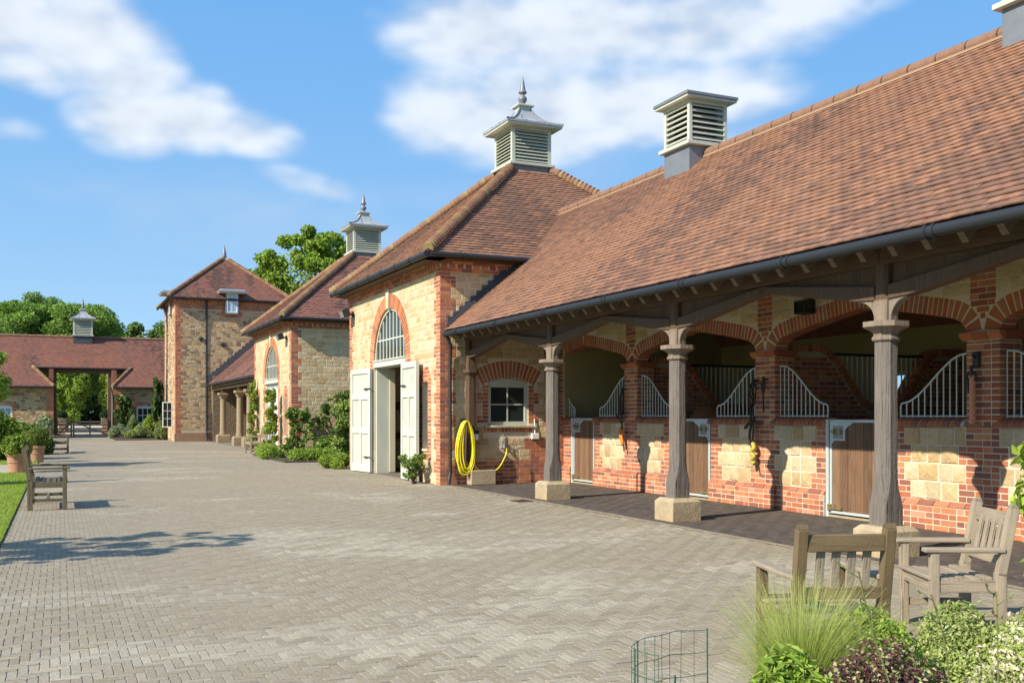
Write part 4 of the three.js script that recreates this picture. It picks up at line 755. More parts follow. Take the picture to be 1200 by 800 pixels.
function pavilion(name, label, near, openDoor, seed) {
  const W = 6.6, far = near + W, cx = FX + W / 2, cd = near + W / 2, T = thing(name, label, 'brick building', [cx, 0, -cd]);
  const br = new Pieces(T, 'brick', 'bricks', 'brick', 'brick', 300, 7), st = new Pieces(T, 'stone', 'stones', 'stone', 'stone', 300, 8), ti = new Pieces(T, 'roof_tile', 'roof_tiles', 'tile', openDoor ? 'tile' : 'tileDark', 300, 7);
  const TOP = 4.125, c = 0.075, band = (v) => Math.floor(v / c / 3) % 2;
  // yard face: u runs from the far corner to the near one
  const fr = frame([FX, 0, -far], 'yard'), wy = wallGroup(T, 'yard_wall', [FX, 0, -far], 'yard'), dc = W / 2 + 0.02, dr = 1.18, spring = 2.56, ring = 0.31, slits = [dc + 2.42, dc - 2.42], sw = 0.15;
  const kindY = (u, v) => {
    const x = u - dc, ax = Math.abs(x), rr = Math.hypot(x, v - spring);
    if (v < spring ? ax < dr : rr < dr) return '';
    if (v >= spring && rr < dr + ring) return '';
    for (const s of slits) { const y = Math.abs(u - s); if (y < sw && v > 0.68 && v < 2.02) return ''; if (v > 0.45 && y < 0.36 && v < 2.02 + 0.3 && Math.hypot(y, Math.max(0, v - 2.02)) < 0.36) return 'b'; }
    if (v < spring && ax < dr + 0.225 + 0.1125 * band(v)) return 'b';
    const q = 0.225 + 0.1125 * band(v); if (u < q || u > W - q) return 'b';
    return 's';
  };
  masonry(wy, br, st, W, TOP, kindY, seed, { rough: 0.004, minL: 0.15, maxL: 0.42, depth: 0.12, small: true, joint: 0.013, flush: true });
  cornice(br, wy, W, TOP, seed + 1);
  const arch = []; for (let i = 0; i <= 24; i++) { const a = Math.PI * (1 - i / 24); arch.push([dc + (dr + 0.005) * Math.cos(a), spring + (dr + 0.005) * Math.sin(a)]); }
  core(wy, [[0.007, 0], [dc - dr - 0.005, 0], ...arch, [dc + dr + 0.005, 0], [W - 0.007, 0], [W - 0.007, 4.4], [0.007, 4.4]], slits.map((s) => rect(s - sw - 0.005, s + sw + 0.005, 0.675, 2.025)), 0.32);
  const key = 0.075; voussoirs(wy, br, arcPath(dc, spring, dr, 0, Math.PI / 2 - key), ring, seed + 2, 0.006, 0.3); voussoirs(wy, br, arcPath(dc, spring, dr, Math.PI / 2 + key, Math.PI), ring, seed + 3, 0.006, 0.3);
  own(wy, 'keystone', prism([[-0.075, dr - 0.03], [0.075, dr - 0.03], [0.115, dr + ring + 0.10], [-0.115, dr + ring + 0.10]], 0.16, 0.008).translate(dc, spring, -0.12), M.keystone);
  // fan window over the doors
  const fan = part(T, fr, 'arched_window', [dc, spring, -0.12]), rI = dr - 0.055;
  { const a = [], b = []; for (let i = 0; i <= 24; i++) { const t = Math.PI * i / 24; a.push([dr * Math.cos(t), dr * Math.sin(t)]); b.push([rI * Math.cos(t), rI * Math.sin(t)]); }
    own(fan, 'frame', prism([...a, ...b.reverse()], 0.08), M.paint);
    own(fan, 'transom', [box(-dr, dr, -0.11, 0.02, -0.02, 0.13, 0.008), box(-dr - 0.0, dr, 0.02, 0.05, 0, 0.155, 0.006)], M.paint);
    for (let i = 1; i < 9; i++) { const x = lerp(-rI, rI, i / 9); own(fan, 'glazing_bar', box(x - 0.016, x + 0.016, 0.02, Math.sqrt(rI * rI - x * x) + 0.01, 0.02, 0.06), M.paint); }
    own(fan, 'glazing_bar', box(-Math.sqrt(rI * rI - 0.25) , Math.sqrt(rI * rI - 0.25), 0.485, 0.515, 0.022, 0.058), M.paint);
    const g = new THREE.CircleGeometry(rI + 0.01, 32, 0, Math.PI).translate(0, 0, 0.04); own(fan, 'pane', clean(g), M.glassDull); }
  for (const s of slits) { const win = part(T, fr, 'slit_window', [s, 0.68, -0.14]); casement(win, sw * 2, 1.34, { cols: 1, rows: 4, fr: 0.03, bars: 0.018, glass: M.glassDull, mat: M.paintShade }); own(win, 'sill', box(-sw - 0.05, sw + 0.05, -0.05, 0.0, -0.04, 0.165, 0.006), M.keystone); }
  // near face (+Z): u from the yard corner
  const wn = wallGroup(T, 'side_wall', [FX, 0, -near], 'side'), wf = frame([FX, 0, -near], 'side'), hasWin = openDoor, wx = 1.45, ww = 0.44, w0 = 1.15, w1 = 2.0;
  const kindN = (u, v) => {
    if (hasWin) {
      const x = Math.abs(u - wx), top = w1 + 0.10 * (1 - (x / ww) ** 2);
      if (x < ww && v > w0 && v < top) return '';
      if (v >= w1 - 0.02 && v < 2.42) { const a = Math.hypot(u - wx, v - 1.02); if (a < 1.08 + 0.33 && Math.atan2(Math.abs(u - wx), v - 1.02) < 0.56) return a < 1.08 ? '' : ''; }
      if (v > w0 && v < w1 + 0.1 && x < ww + 0.12 + 0.1125 * band(v)) return 'b';
      if (v > w0 - 0.135 && v <= w0 && x < ww + 0.1) return '';
      if (v < 0.45) return 'b';
      if (u > 1.8 + (band(v) ? 0 : 0.12) && v < 0.9) return 'b';
      if (u > 2.35 - 0.11 * band(v)) return 'b';
    }
    const q = 0.225 + 0.1125 * band(v); if (u < q || u > W - q) return 'b';
    if (v < 0.225) return 'b';
    return 's';
  };
  masonry(wn, br, st, hasWin ? 2.675 : W, TOP, kindN, seed + 9, { rough: 0.003, minL: 0.2, maxL: 0.5, depth: 0.1, small: !hasWin, flush: true });
  cornice(br, wn, W, TOP, seed + 11);
  core(wn, rect(0.007, W, 0, 4.4), hasWin ? [[[wx - ww, w0 - 0.005], [wx + ww, w0 - 0.005], [wx + ww, w1 + 0.0], [wx + ww * 0.5, w1 + 0.075], [wx, w1 + 0.1], [wx - ww * 0.5, w1 + 0.075], [wx - ww, w1 + 0.0]]] : [], 0.3);
  if (hasWin) {
    voussoirs(wn, br, arcPath(wx, 1.02, 1.08, Math.PI / 2 - 0.55, Math.PI / 2 + 0.55), 0.33, seed + 14, -0.003, 0.12, 0.075, [3, 4, 8, 9, 5, 8, 3, 1]);
    const win = part(T, wf, 'window', [wx, w0, -0.03]); casement(win, ww * 2, w1 - w0 - 0.02, { cols: 2, rows: 2, arch: 0.095, fr: 0.075, bars: 0.026, mat: M.paintShade, glass: M.glassDull });
    own(win, 'sill', box(-ww - 0.09, ww + 0.09, -0.045, 0.002, -0.02, 0.09, 0.008), M.keystone);
    const R = rng(3); for (let i = 0; i < 14; i++) br.add(wn, brickGeo(0.066, 0.085, 0.08, i % 4), at(wx - ww - 0.1 + (i + 0.5) * 0.0765, w0 - 0.09, 0), Math.floor(R() * 10), 0.09);
    own(wn, 'lintel_back', box(wx - ww - 0.1, wx + ww + 0.1, w0 - 0.14, w0 - 0.05, -0.1, -0.007), M.mortar);
  }
  put(T, 'rear_wall', [box(FX + W - 0.3, FX + W, 0, 4.4, -far + 0.01, -near - 0.01), box(FX + 0.01, FX + W - 0.01, 0, 4.4, -far, -far + 0.3)], M.mortarDull);
  put(T, 'inner_wall', [box(FX + 0.34, FX + W - 0.31, 0, 4.3, -far + 0.31, -far + 0.33), box(FX + 3.2, FX + 3.22, 0, 4.3, -far + 0.34, -near - 0.31)], M.insideCream);
  put(T, 'inner_floor', box(FX + 0.0, FX + W - 0.31, -0.05, 0.006, -far + 0.31, -near - 0.31), shiny({ color: rgb(.16, .13, .10), map: T2floor() }));
  // doors
  const dh = spring - 0.11, lw = dr - 0.03;
  const leaf = (pos, turn, flip) => {
    const d = part(T, fr, 'door_leaf', pos, turn), m = openDoor ? M.paint : M.paleDoor, s = flip ? -1 : 1, X = (a, b) => [Math.min(s * a, s * b), Math.max(s * a, s * b)];
    const st_ = 0.11, rails = [[0, 0.20], [0.92, 1.06], [1.72, 1.84], [dh - 0.12, dh]];
    own(d, 'stile', [box(...X(0, st_), 0.02, dh, -0.036, 0.036, 0.004), box(...X(lw - st_, lw), 0.02, dh, -0.036, 0.036, 0.004)], m);
    for (const [a, b] of rails) own(d, 'rail', box(...X(st_, lw - st_), Math.max(0.02, a), b, -0.0355, 0.0355, 0.004), m);
    for (let i = 0; i < 3; i++) { const y0 = rails[i][1], y1 = rails[i + 1][0]; const cols = i < 2 ? [[st_, lw / 2 - 0.05], [lw / 2 + 0.05, lw - st_]] : [[st_, lw - st_]]; if (i < 2) own(d, 'muntin', box(...X(lw / 2 - 0.05, lw / 2 + 0.05), y0, y1, -0.035, 0.035, 0.003), m); for (const [a, b] of cols) own(d, 'panel', box(...X(a, b), y0, y1, -0.008, 0.008), openDoor ? M.paintShade : M.paleDoor); }
    for (const y of [0.35, 1.95]) own(d, 'hinge', box(...X(-0.02, 0.34), y, y + 0.035, openDoor ? -0.043 : 0.036, openDoor ? -0.036 : 0.043), M.black);
    own(d, 'handle', [tube([[s * (lw - 0.05), 1.00, 0.03], [s * (lw - 0.05), 1.02, 0.08], [s * (lw - 0.05), 1.14, 0.08], [s * (lw - 0.05), 1.16, 0.03]], 0.010, 16, 6)], M.black);
    return d;
  };
  if (openDoor) { leaf([dc - dr, 0, 0.06], -(Math.PI - 0.13), false); leaf([dc + dr, 0, 0.07], Math.PI - 0.05, true); }
  else { leaf([dc - dr + 0.02, 0, -0.16], 0, false); leaf([dc + dr - 0.02, 0, -0.16], 0, true); }
  const lining = part(T, fr, 'door_frame', [dc, 0, 0]);
  own(lining, 'jamb', [box(-dr, -dr + 0.05, 0, dh, -0.36, -0.06, 0.004)], M.paint); own(lining, 'jamb', [box(dr - 0.05, dr, 0, dh, -0.36, -0.06, 0.004)], M.paint);
  own(lining, 'head', box(-dr, dr, dh, dh + 0.09, -0.355, -0.065, 0.004), M.paint);
  if (openDoor) own(lining, 'inner_leaf', [box(-dr + 0.05, -dr + 0.09, 0.02, dh - 0.02, -0.50, -0.365, 0.004)], M.insideCream);
  // roof, gutters, cupola
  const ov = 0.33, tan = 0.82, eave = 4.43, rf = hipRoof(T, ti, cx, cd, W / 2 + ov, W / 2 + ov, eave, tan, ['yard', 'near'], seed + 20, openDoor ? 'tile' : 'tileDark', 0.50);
  put(rf.roof, 'soffit', [box(FX - ov + 0.03, FX + 0.02, eave - 0.10, eave - 0.085, -far - ov + 0.05, -near + ov - 0.05), box(FX - ov + 0.03, FX + W, eave - 0.10, eave - 0.085, -near - 0.02, -near + ov - 0.05)], M.oakDark);
  gutterRun(T, [FX - ov - 0.05, eave - 0.035, -far - ov], [FX - ov - 0.05, eave - 0.035, -near + ov], 0.058, 'gutter', M.gutter, 0.95);
  gutterRun(T, [FX - ov, eave - 0.035, -near + ov + 0.045], [FX + W + ov, eave - 0.035, -near + ov + 0.045], 0.055, 'gutter', M.black, 2.4);
  cupola(T, [cx, eave + (W / 2 + ov - 0.5) * tan + 0.16, -cd], { half: 0.505, tall: 0.86, base: 0.5, roof: 0.21, top: { rise: 0.46, finial: 0.72 }, louvres: 10 });
  return T;
}
function T2floor() { return T.paver; }
const tack = pavilion('tack_room', 'square stone and brick pavilion with open white double doors and louvred cupola, joined to the stables', 18.1, true, 2001);
const carriage = pavilion('carriage_house', 'farther square pavilion with closed pale arched doors behind the climbing plants', 31.7, false, 3001);
// saddles on the tack room's inner wall
function saddle(x, y, d, label) {
  const s = thing('saddle', label, 'saddle', [x, y, -d], 'saddles on the tack room wall');
  const seat = []; for (let i = 0; i <= 10; i++) { const t = i / 10; seat.push([lerp(-0.02, 0.5, t), 0.08 * Math.pow(2 * t - 1, 2) + 0.02 * t]); }
  own(s, 'seat', clean(prism([...seat, [0.5, -0.05], [-0.02, -0.06]], 0.24, 0.03).rotateY(-Math.PI / 2).translate(0.12, 0, 0)), M.leather);
  for (const k of [-1, 1]) { const g = prism([[0.05, 0], [0.40, 0], [0.36, -0.22], [0.28, -0.42], [0.14, -0.44], [0.10, -0.2]], 0.016, 0.006).rotateY(-Math.PI / 2); g.translate(0.008, 0, 0); g.rotateZ(k * 0.32); g.translate(k * 0.15, 0.0, 0); own(s, 'flap', g, M.leather); }
  own(s, 'bracket', [rod([0, -0.06, -0.02], [0, -0.06, 0.45], 0.02), rod([0, -0.3, 0.0], [0, -0.08, 0.35], 0.012)], M.black);
  return s;
}
saddle(7.68, 1.58, 24.35, 'upper brown leather saddle on the wall inside the open white doors');
saddle(7.68, 0.83, 24.35, 'lower brown leather saddle on the wall inside the open white doors');

// ---------------------------------------------------------------- the tower
const tower = thing('stone_tower', 'tall square rubble stone tower with a steep tiled roof, small dormer and finial', 'tower', [8.2, 0, -56.35]);
{
  const x0 = 5.35, W = 5.7, d0 = 53.5, top = 7.1, c = 0.075, band = (v) => Math.floor(v / c / 3) % 2;
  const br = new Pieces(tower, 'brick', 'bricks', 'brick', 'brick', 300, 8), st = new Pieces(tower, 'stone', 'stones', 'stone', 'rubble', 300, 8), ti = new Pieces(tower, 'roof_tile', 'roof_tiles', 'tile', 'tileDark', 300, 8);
  const wn = wallGroup(tower, 'front_wall', [x0, 0, -d0], 'side'), wf = frame([x0, 0, -d0], 'side');
  const dx = 2.78;
  masonry(wn, br, st, W, top, (u, v) => { if (v < 0.5) return 'b'; const q = 0.27 + 0.12 * band(v); if (u < q || u > W - q) return 'b'; if (Math.abs(u - dx) < 0.27 && v > 6.62) return ''; if (Math.abs(u - dx) < 0.27 + 0.2 + 0.1 * band(v) && v > 6.45) return 'b'; if (v > top - 0.31) return 'b'; return 's'; }, 4001, { rough: 0.008, minL: 0.15, maxL: 0.48, joint: 0.018, depth: 0.12, small: true, flush: true });
  core(wn, rect(0.007, W, 0, 7.4), [], 0.35, M.mortarDull); cornice(br, wn, W, top, 4002);
  put(tower, 'plinth_band', box(x0 - 0.03, x0 + W + 0.03, 0, 0.42, -d0 - 0.2, -d0 + 0.035), shiny({ ...LOOK.brick, color: rgb(.29, .18, .115) }));
  const wy = wallGroup(tower, 'yard_wall', [x0, 0, -d0 - W], 'yard'), yf = frame([x0, 0, -d0 - W], 'yard');
  masonry(wy, br, st, W, top, (u, v) => { const q = 0.3 + 0.12 * band(v); if (u < q || u > W - q || v > top - 0.3) return 'b'; if (Math.abs(u - 3.0) < 0.22 && v > 3.6 && v < 5.1) return ''; if (Math.abs(u - 3.0) < 0.5 && v > 3.4 && v < 5.3) return 'b'; return 's'; }, 4003, { rough: 0.01, depth: 0.12, minL: 0.2, maxL: 0.6 });
  core(wy, rect(0, W - 0.007, 0, 7.4), [rect(2.785, 3.215, 3.605, 5.095)], 0.35); cornice(br, wy, W, top, 4004);
  casement(part(tower, yf, 'window', [3.0, 3.6, -0.1]), 0.43, 1.5, { cols: 1, rows: 3, glass: M.glassDull });
  put(tower, 'rear_wall', [box(x0 + W - 0.3, x0 + W, 0, 7.4, -d0 - W + 0.01, -d0 - 0.01), box(x0 + 0.01, x0 + W, 0, 7.4, -d0 - W, -d0 - W + 0.3)], M.mortarDull);
  // casement standing open off the yard wall, and a dormer on that side
  casement(part(tower, { pos: new THREE.Vector3(x0 - 0.27, 0.72, -54.6), rot: 0 }, 'open_casement', [0, 0, 0]), 0.5, 1.32, { cols: 2, rows: 3, fr: 0.05, mat: M.white, glass: M.glassDull });
  const ov = 0.32, rf = hipRoof(tower, ti, 8.2, 56.35, W / 2 + ov, W / 2 + ov, 7.38, 0.80, ['yard', 'near'], 4010, 'tileDark', 0.12);
  gutterRun(tower, [x0 - ov, 7.33, -d0 + ov + 0.04], [x0 + W + ov, 7.33, -d0 + ov + 0.04], 0.06, 'gutter', M.black, 3);
  gutterRun(tower, [x0 - ov - 0.04, 7.33, -d0 - W - ov], [x0 - ov - 0.04, 7.33, -d0 + ov], 0.06, 'gutter', M.black, 3);
  own(sub(tower, 'finial', [0, rf.apexY - 0.06, 0]), 'finial', lathe([[0.16, -0.1], [0.16, 0.0], [0.09, 0.05], [0.10, 0.12], [0.14, 0.2], [0.10, 0.3], [0.12, 0.34], [0.10, 0.38], [0.06, 0.6], [0.004, 0.85]], 12), M.lead);
  // dormers with flat lead hoods
  const dormer = (g, out = 0.3) => { casement(g, 0.54, 1.02, { cols: 2, rows: 2, fr: 0.05, glass: shiny({ color: rgb(.34, .47, .62), roughness: 0.12 }), mat: M.white }); own(g, 'cheek', [box(-0.33, -0.27, -0.06, 1.05, -0.9, 0.0), box(0.27, 0.33, -0.06, 1.05, -0.9, 0.0), box(-0.27, 0.27, -0.08, 0.0, -0.5, 0.02)], M.lead); own(g, 'hood', [box(-0.72, 0.72, 1.06, 1.11, -1.0, out, 0.01), box(-0.62, 0.62, 1.11, 1.20, -1.0, out - 0.1, 0.02)], M.leadPale); own(g, 'fascia', box(-0.68, 0.68, 1.00, 1.06, -0.9, out - 0.04, 0.01), M.louvre); };
  dormer(part(tower, wf, 'dormer_window', [dx, 6.66, 0.40])); dormer(part(tower, yf, 'dormer_window', [3.9, 6.66, 0.12]), 0.5);
  put(tower, 'downpipe', tube([[6.89, 7.3, -d0 + 0.2], [6.89, 7.0, -d0 + 0.09], [6.89, 0.3, -d0 + 0.09], [6.89, 0.0, -d0 + 0.16]], 0.05, 40, 8), M.black);
  put(tower, 'downpipe', tube([[x0 - 0.2, 7.3, -57.4], [x0 - 0.08, 7.0, -57.4], [x0 - 0.08, 0, -57.4]], 0.05, 30, 8), M.black);
  for (const [x, y] of [[6.63, 5.27], [7.72, 5.0]]) put(tower, 'flue_pipe', rod([x, y, -d0 - 0.05], [x, y, -d0 + 0.12], 0.115, 12), M.black);
}

// ---------------------------------------------------------------- the lower range with a columned porch between pavilion and tower
const COL = shiny({ color: rgb(.33, .25, .155), map: T.stone, bumpMap: T.stoneB, bumpScale: 0.006 });
const link = thing('link_range', 'low tiled range with stone porch columns between the far pavilion and the tower', 'building', [8.5, 0, -46]);
{
  const ti = new Pieces(link, 'roof_tile', 'roof_tiles', 'tile', 'tileDark', 200, 9), st = new Pieces(link, 'stone', 'stones', 'stone', 'rubble', 60, 8), br = new Pieces(link, 'brick', 'bricks', 'brick', 'brick', 60, 8);
  const sl = [3.1, 2.75], LEN = Math.hypot(...sl), p = plane(link, [7.0, 2.95, -53.45], [0, 0, 1], [sl[0], sl[1], 0]), rw = 15.1;
  own(p, 'roof_deck', clean(boxUV(new THREE.BoxGeometry(rw, LEN, 0.03).translate(rw / 2, LEN / 2, -0.022))), M.deck);
  tiles(p, ti, rw, LEN, (u) => u > 0.05 && u < rw - 0.05, 5001, tone('tileDark', 6, 0.4));
  const rs = new THREE.BoxGeometry(4.2, 0.06, rw).rotateZ(-Math.atan2(sl[1], sl[0])).translate(7.0 + sl[0] + 1.55, 2.95 + sl[1] - 1.38, -53.45 + rw / 2); put(link, 'rear_slope', boxUV(rs), M.deckBack);
  ridgeTiles(sub(link, 'roof'), [10.1, 5.74, -53.4], [10.1, 5.74, -38.4]);
  { const t = sl[1] / sl[0], n = 16, run = 3.0 / n, pts = []; for (let i = 0; i < n; i++) pts.push([i * run, i * run * t + 0.5], [i * run + run * 0.85, i * run * t + 0.51]); put(link, 'lead_flashing', prism([[0, 0], [3, 3 * t], ...pts.reverse()], 0.014).translate(7.0, 2.97, -53.5 + 0.03), M.leadDark); }
  gutterRun(link, [6.93, 2.9, -53.4], [6.93, 2.9, -38.4], 0.06, 'gutter', M.gutter, 3);
  const w = wallGroup(link, 'porch_wall', [9.0, 0, -53.4], 'yard');
  masonry(w, br, st, 15, 3.4, (u, v) => (u > 3.1 && u < 4.1 && v < 2.2 ? '' : u > 7 && u < 8 && v < 2.2 ? '' : (u > 2.6 && u < 4.6) || v < 0.4 ? 'b' : 's'), 5002, { rough: 0.008, depth: 0.08 });
  core(w, rect(0, 15, 0, 3.4), [], 0.3, M.mortarDull);
  const dr = part(link, frame([9.0, 0, -53.4], 'yard'), 'door', [3.6, 0, 0.0]); own(dr, 'panel', box(-0.45, 0.45, 0.02, 2.15, -0.04, 0.02, 0.004), M.white); own(dr, 'letter_plate', box(-0.13, 0.05, 1.35, 1.6, 0.02, 0.03), M.black); own(dr, 'handle', rod([-0.3, 1.05, 0.03], [-0.18, 1.05, 0.06], 0.012), M.steel);
  put(link, 'tower_return_wall', box(7.2, 9.0, 0, 3.4, -53.5 + 0.002, -53.32), shiny({ color: rgb(.20, .15, .10), map: T.stone, bumpMap: T.stoneB, bumpScale: 0.03 }));
  put(link, 'beam', box(7.15, 7.4, 2.62, 2.86, -53.3, -38.4, 0.01), M.oakDark);
  put(link, 'porch_floor', box(6.85, 9.0, -0.06, 0.01, -53.4, -38.4), shiny({ color: rgb(.20, .17, .14), map: T.paver }));
  for (const d of [50.4, 45.4, 42.8, 40.2]) {
    const c = sub(link, 'stone_column', [0, 0, 0]); c.position.set(7.28, 0, -d).sub(off(link));
    own(c, 'plinth', postGeo([[0, 0.62, 0.01], [0.36, 0.62, 0.01], [0.42, 0.50, 0.01]]), COL); own(c, 'shaft', lathe([[0.17, 0.42], [0.175, 0.5], [0.15, 0.6], [0.135, 2.18]], 14), COL); own(c, 'capital', postGeo([[2.18, 0.3, 0.06], [2.28, 0.36, 0.06], [2.36, 0.5, 0.05], [2.45, 0.5, 0.05]]), COL);
    put(c, 'post_head', box(7.19, 7.37, 2.45, 2.63, -d - 0.09, -d + 0.09), M.oakDark);
  }
  put(link, 'lead_vent', [box(7.9, 8.12, 3.95, 4.3, -38.75, -38.53, 0.01)], M.leadPale);
}

// ---------------------------------------------------------------- the range across the end of the yard with its open gateway
const range = thing('gateway_range', 'low brick and stone range across the far end with an open gateway and cupola', 'building', [1, 0, -67]);
{
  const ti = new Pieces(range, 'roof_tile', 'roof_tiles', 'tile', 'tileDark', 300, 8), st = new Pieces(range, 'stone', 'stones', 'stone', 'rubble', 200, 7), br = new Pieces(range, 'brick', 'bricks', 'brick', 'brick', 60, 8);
  const x0 = -14, x1 = 7.2, gl = -0.36, gr = 2.88, dEave = 64.6, dRidge = 68.4, yE = 3.05, tan = 0.83, yR = yE + (dRidge - dEave) * tan, cut = 1.42, yCut = yE + cut * tan;
  const p = plane(range, [x0, yE, -dEave], [1, 0, 0], [0, tan, -1]), k = Math.hypot(1, tan), LEN = (dRidge - dEave) * k, cutS = cut * k;
  const hipL = (s) => gl - 1.15 * clamp(s / cutS, 0, 1), hipR = (s) => gr + 1.15 * clamp(s / cutS, 0, 1);
  const inside = (u, s) => { const x = x0 + u; if (x > x1) return false; if (s > cutS) return true; return x < hipL(s) - 0.02 || x > hipR(s) + 0.02; };
  tiles(p, ti, x1 - x0, LEN, inside, 6001, (u, s, R) => { const x = x0 + u; if (s < LEN * 0.62 && s > cutS && Math.abs(x - 1.3) > 0.6 && Math.abs(x - 1.3) < 1.5 && R() < 0.5) return ['tileDark', 6]; return tone('tileDark', 8, 0.35)(u, s, R); });
  const quad = (pts) => { const g = new THREE.ShapeGeometry(new THREE.Shape(pts.map(([x, y]) => new THREE.Vector2(x, y)))); g.translate(0, 0, -0.012); return clean(g); };
  own(p, 'roof_deck', [quad([[0, 0], [gl - x0, 0], [hipL(cutS) - x0, cutS], [hipR(cutS) - x0, cutS], [gr - x0, 0], [x1 - x0, 0], [x1 - x0, LEN], [0, LEN]])], M.deck);
  // hip ends towards the gateway
  for (const s of [-1, 1]) { const xe = s < 0 ? gl : gr, xt = s < 0 ? gl - 1.15 : gr + 1.15, g = new THREE.BufferGeometry(); const a = [xe, yE, -dEave], b = [xt, yCut, -dEave - cut], c = [xe, yE, -dEave - 2.9]; g.setAttribute('position', new THREE.BufferAttribute(new Float32Array(s < 0 ? [...a, ...c, ...b] : [...a, ...b, ...c]), 3)); g.computeVertexNormals();
    put(range, 'hip_end', boxUV(g), M.deckBack); hipTiles(range, [xe, yE + 0.03, -dEave], [xt, yCut + 0.05, -dEave - cut], range, 0.11); }
  const slab = (xa, xb, L) => boxUV(new THREE.BoxGeometry(xb - xa, 0.06, L).translate(0, 0, -L / 2).rotateX(-Math.atan(tan)).translate((xa + xb) / 2, yR - 0.02, -dRidge));
  put(range, 'rear_slope', [slab(x0, gl - 1.2, LEN + 0.4), slab(gl - 1.2, gr + 1.2, LEN - cutS - 0.1), slab(gr + 1.2, x1, LEN + 0.4)], M.deckBack);
  ridgeTiles(sub(range, 'roof'), [x0, yR + 0.04, -dRidge], [x1, yR + 0.04, -dRidge]);
  for (const [a, b] of [[x0, gl], [gr, x1]]) {
    const w = wallGroup(range, 'front_wall', [a, 0, -65.0], 'side'), L = b - a, wins = a < 0 ? [-1.85 - a - 1.2] : [4.75 - a], band = (v) => Math.floor(v / 0.225) % 2;
    const inner = a < 0 ? L : 0;
    masonry(w, br, st, L, 3.0, (u, v) => { for (const q of wins) { const x = Math.abs(u - q); if (x < 0.5 && v > 0.85 && v < 1.85 + 0.12 * (1 - (x / 0.5) ** 2)) return ''; if (x < 0.62 + 0.11 * band(v) && v > 0.85 && v < 2.2) return 'b'; } if (Math.abs(u - inner) < 0.35 + 0.11 * band(v)) return 'b'; return 's'; }, 6100 + Math.round(a), { rough: 0.008, depth: 0.08 });
    core(w, rect(0, L, 0, 3.1), wins.map((q) => rect(q - 0.5, q + 0.5, 0.85, 1.9)), 0.3, M.mortarDull);
    for (const q of wins) casement(part(range, frame([a, 0, -65.0], 'side'), 'window', [q, 0.85, -0.05]), 1.0, 1.0, { cols: 3, rows: 2, arch: 0.12, fr: 0.09, bars: 0.04, mat: M.white, glass: a < 0 ? shiny({ color: rgb(.20, .33, .48), roughness: 0.1 }) : M.glassDull });
    put(range, 'rear_wall', box(a, b, 0, 3.0, -72.2, -71.9), M.mortarDull);
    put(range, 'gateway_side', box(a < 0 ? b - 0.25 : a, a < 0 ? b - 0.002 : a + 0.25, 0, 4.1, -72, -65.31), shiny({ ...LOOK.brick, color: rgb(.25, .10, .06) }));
    gutterRun(range, [a, yE - 0.04, -dEave + 0.06], [b, yE - 0.04, -dEave + 0.06], 0.06, 'gutter', M.black, 4);
  }
  put(range, 'gateway_beam', [box(gl - 1.0, gr + 1.0, yCut - 0.32, yCut - 0.06, -dEave - cut - 0.32, -dEave - cut - 0.1, 0.01)], M.oakDark);
  for (let x = gl - 0.9; x < gr + 1; x += 0.4) put(range, 'rafter_end', box(x, x + 0.07, yCut - 0.10, yCut - 0.02, -dEave - cut - 0.6, -dEave - cut - 0.02), M.rafter);
  gutterRun(range, [gl - 1.15, yCut - 0.03, -dEave - cut + 0.05], [gr + 1.15, yCut - 0.03, -dEave - cut + 0.05], 0.06, 'gutter', M.black, 4);
  put(range, 'gateway_ceiling', box(gl - 0.2, gr + 0.2, 4.16, 4.2, -70.6, -66.4), M.oakDark);
  put(range, 'gate_pier', box(gl - 0.02, gl + 0.16, 0, 4.0, -66.3, -66.1, 0.01), M.oakDark); put(range, 'gate_pier', box(gr - 0.16, gr + 0.02, 0, 4.0, -66.3, -66.1, 0.01), M.oakDark);
  put(range, 'downpipe', tube([[gr - 0.12, 3.0, -dEave + 0.1], [gr - 0.02, 2.7, -64.9], [gr - 0.02, 0, -64.9]], 0.05, 30, 8), M.oakPale);
  cupola(range, [1.3, 6.33, -dRidge], { half: 0.56, tall: 1.0, base: 0.85, roof: 0.2, top: { rise: 0.52, finial: 0.72 }, louvres: 9, solid: true });
}
const gate = thing('field_gate', 'dark five barred timber gate across the far gateway', 'gate', [1.25, 0, -66.2]);
{
  const leafG = (xa, xb, flip) => {
    for (let i = 0; i < 5; i++) { const y = 0.16 + i * 0.19 + (i > 2 ? 0.03 : 0); put(gate, 'rail', box(xa, xb, y - 0.05, y + 0.05, -66.22, -66.18), M.teak); }
    for (const x of [xa, xb]) put(gate, 'stile', box(x - 0.05, x + 0.05, 0.06, 1.18, -66.24, -66.16), M.teakGreen);
    put(gate, 'brace', bar([flip ? xb : xa, 0.14, -66.15], [flip ? xa : xb, 0.95, -66.15], 0.07, 0.03), M.teakOld);
  };
  leafG(-0.18, 0.62, false); leafG(0.74, 2.70, true); put(gate, 'stile', box(1.62, 1.7, 0.08, 1.1, -66.24, -66.16), M.teakGreen);
}
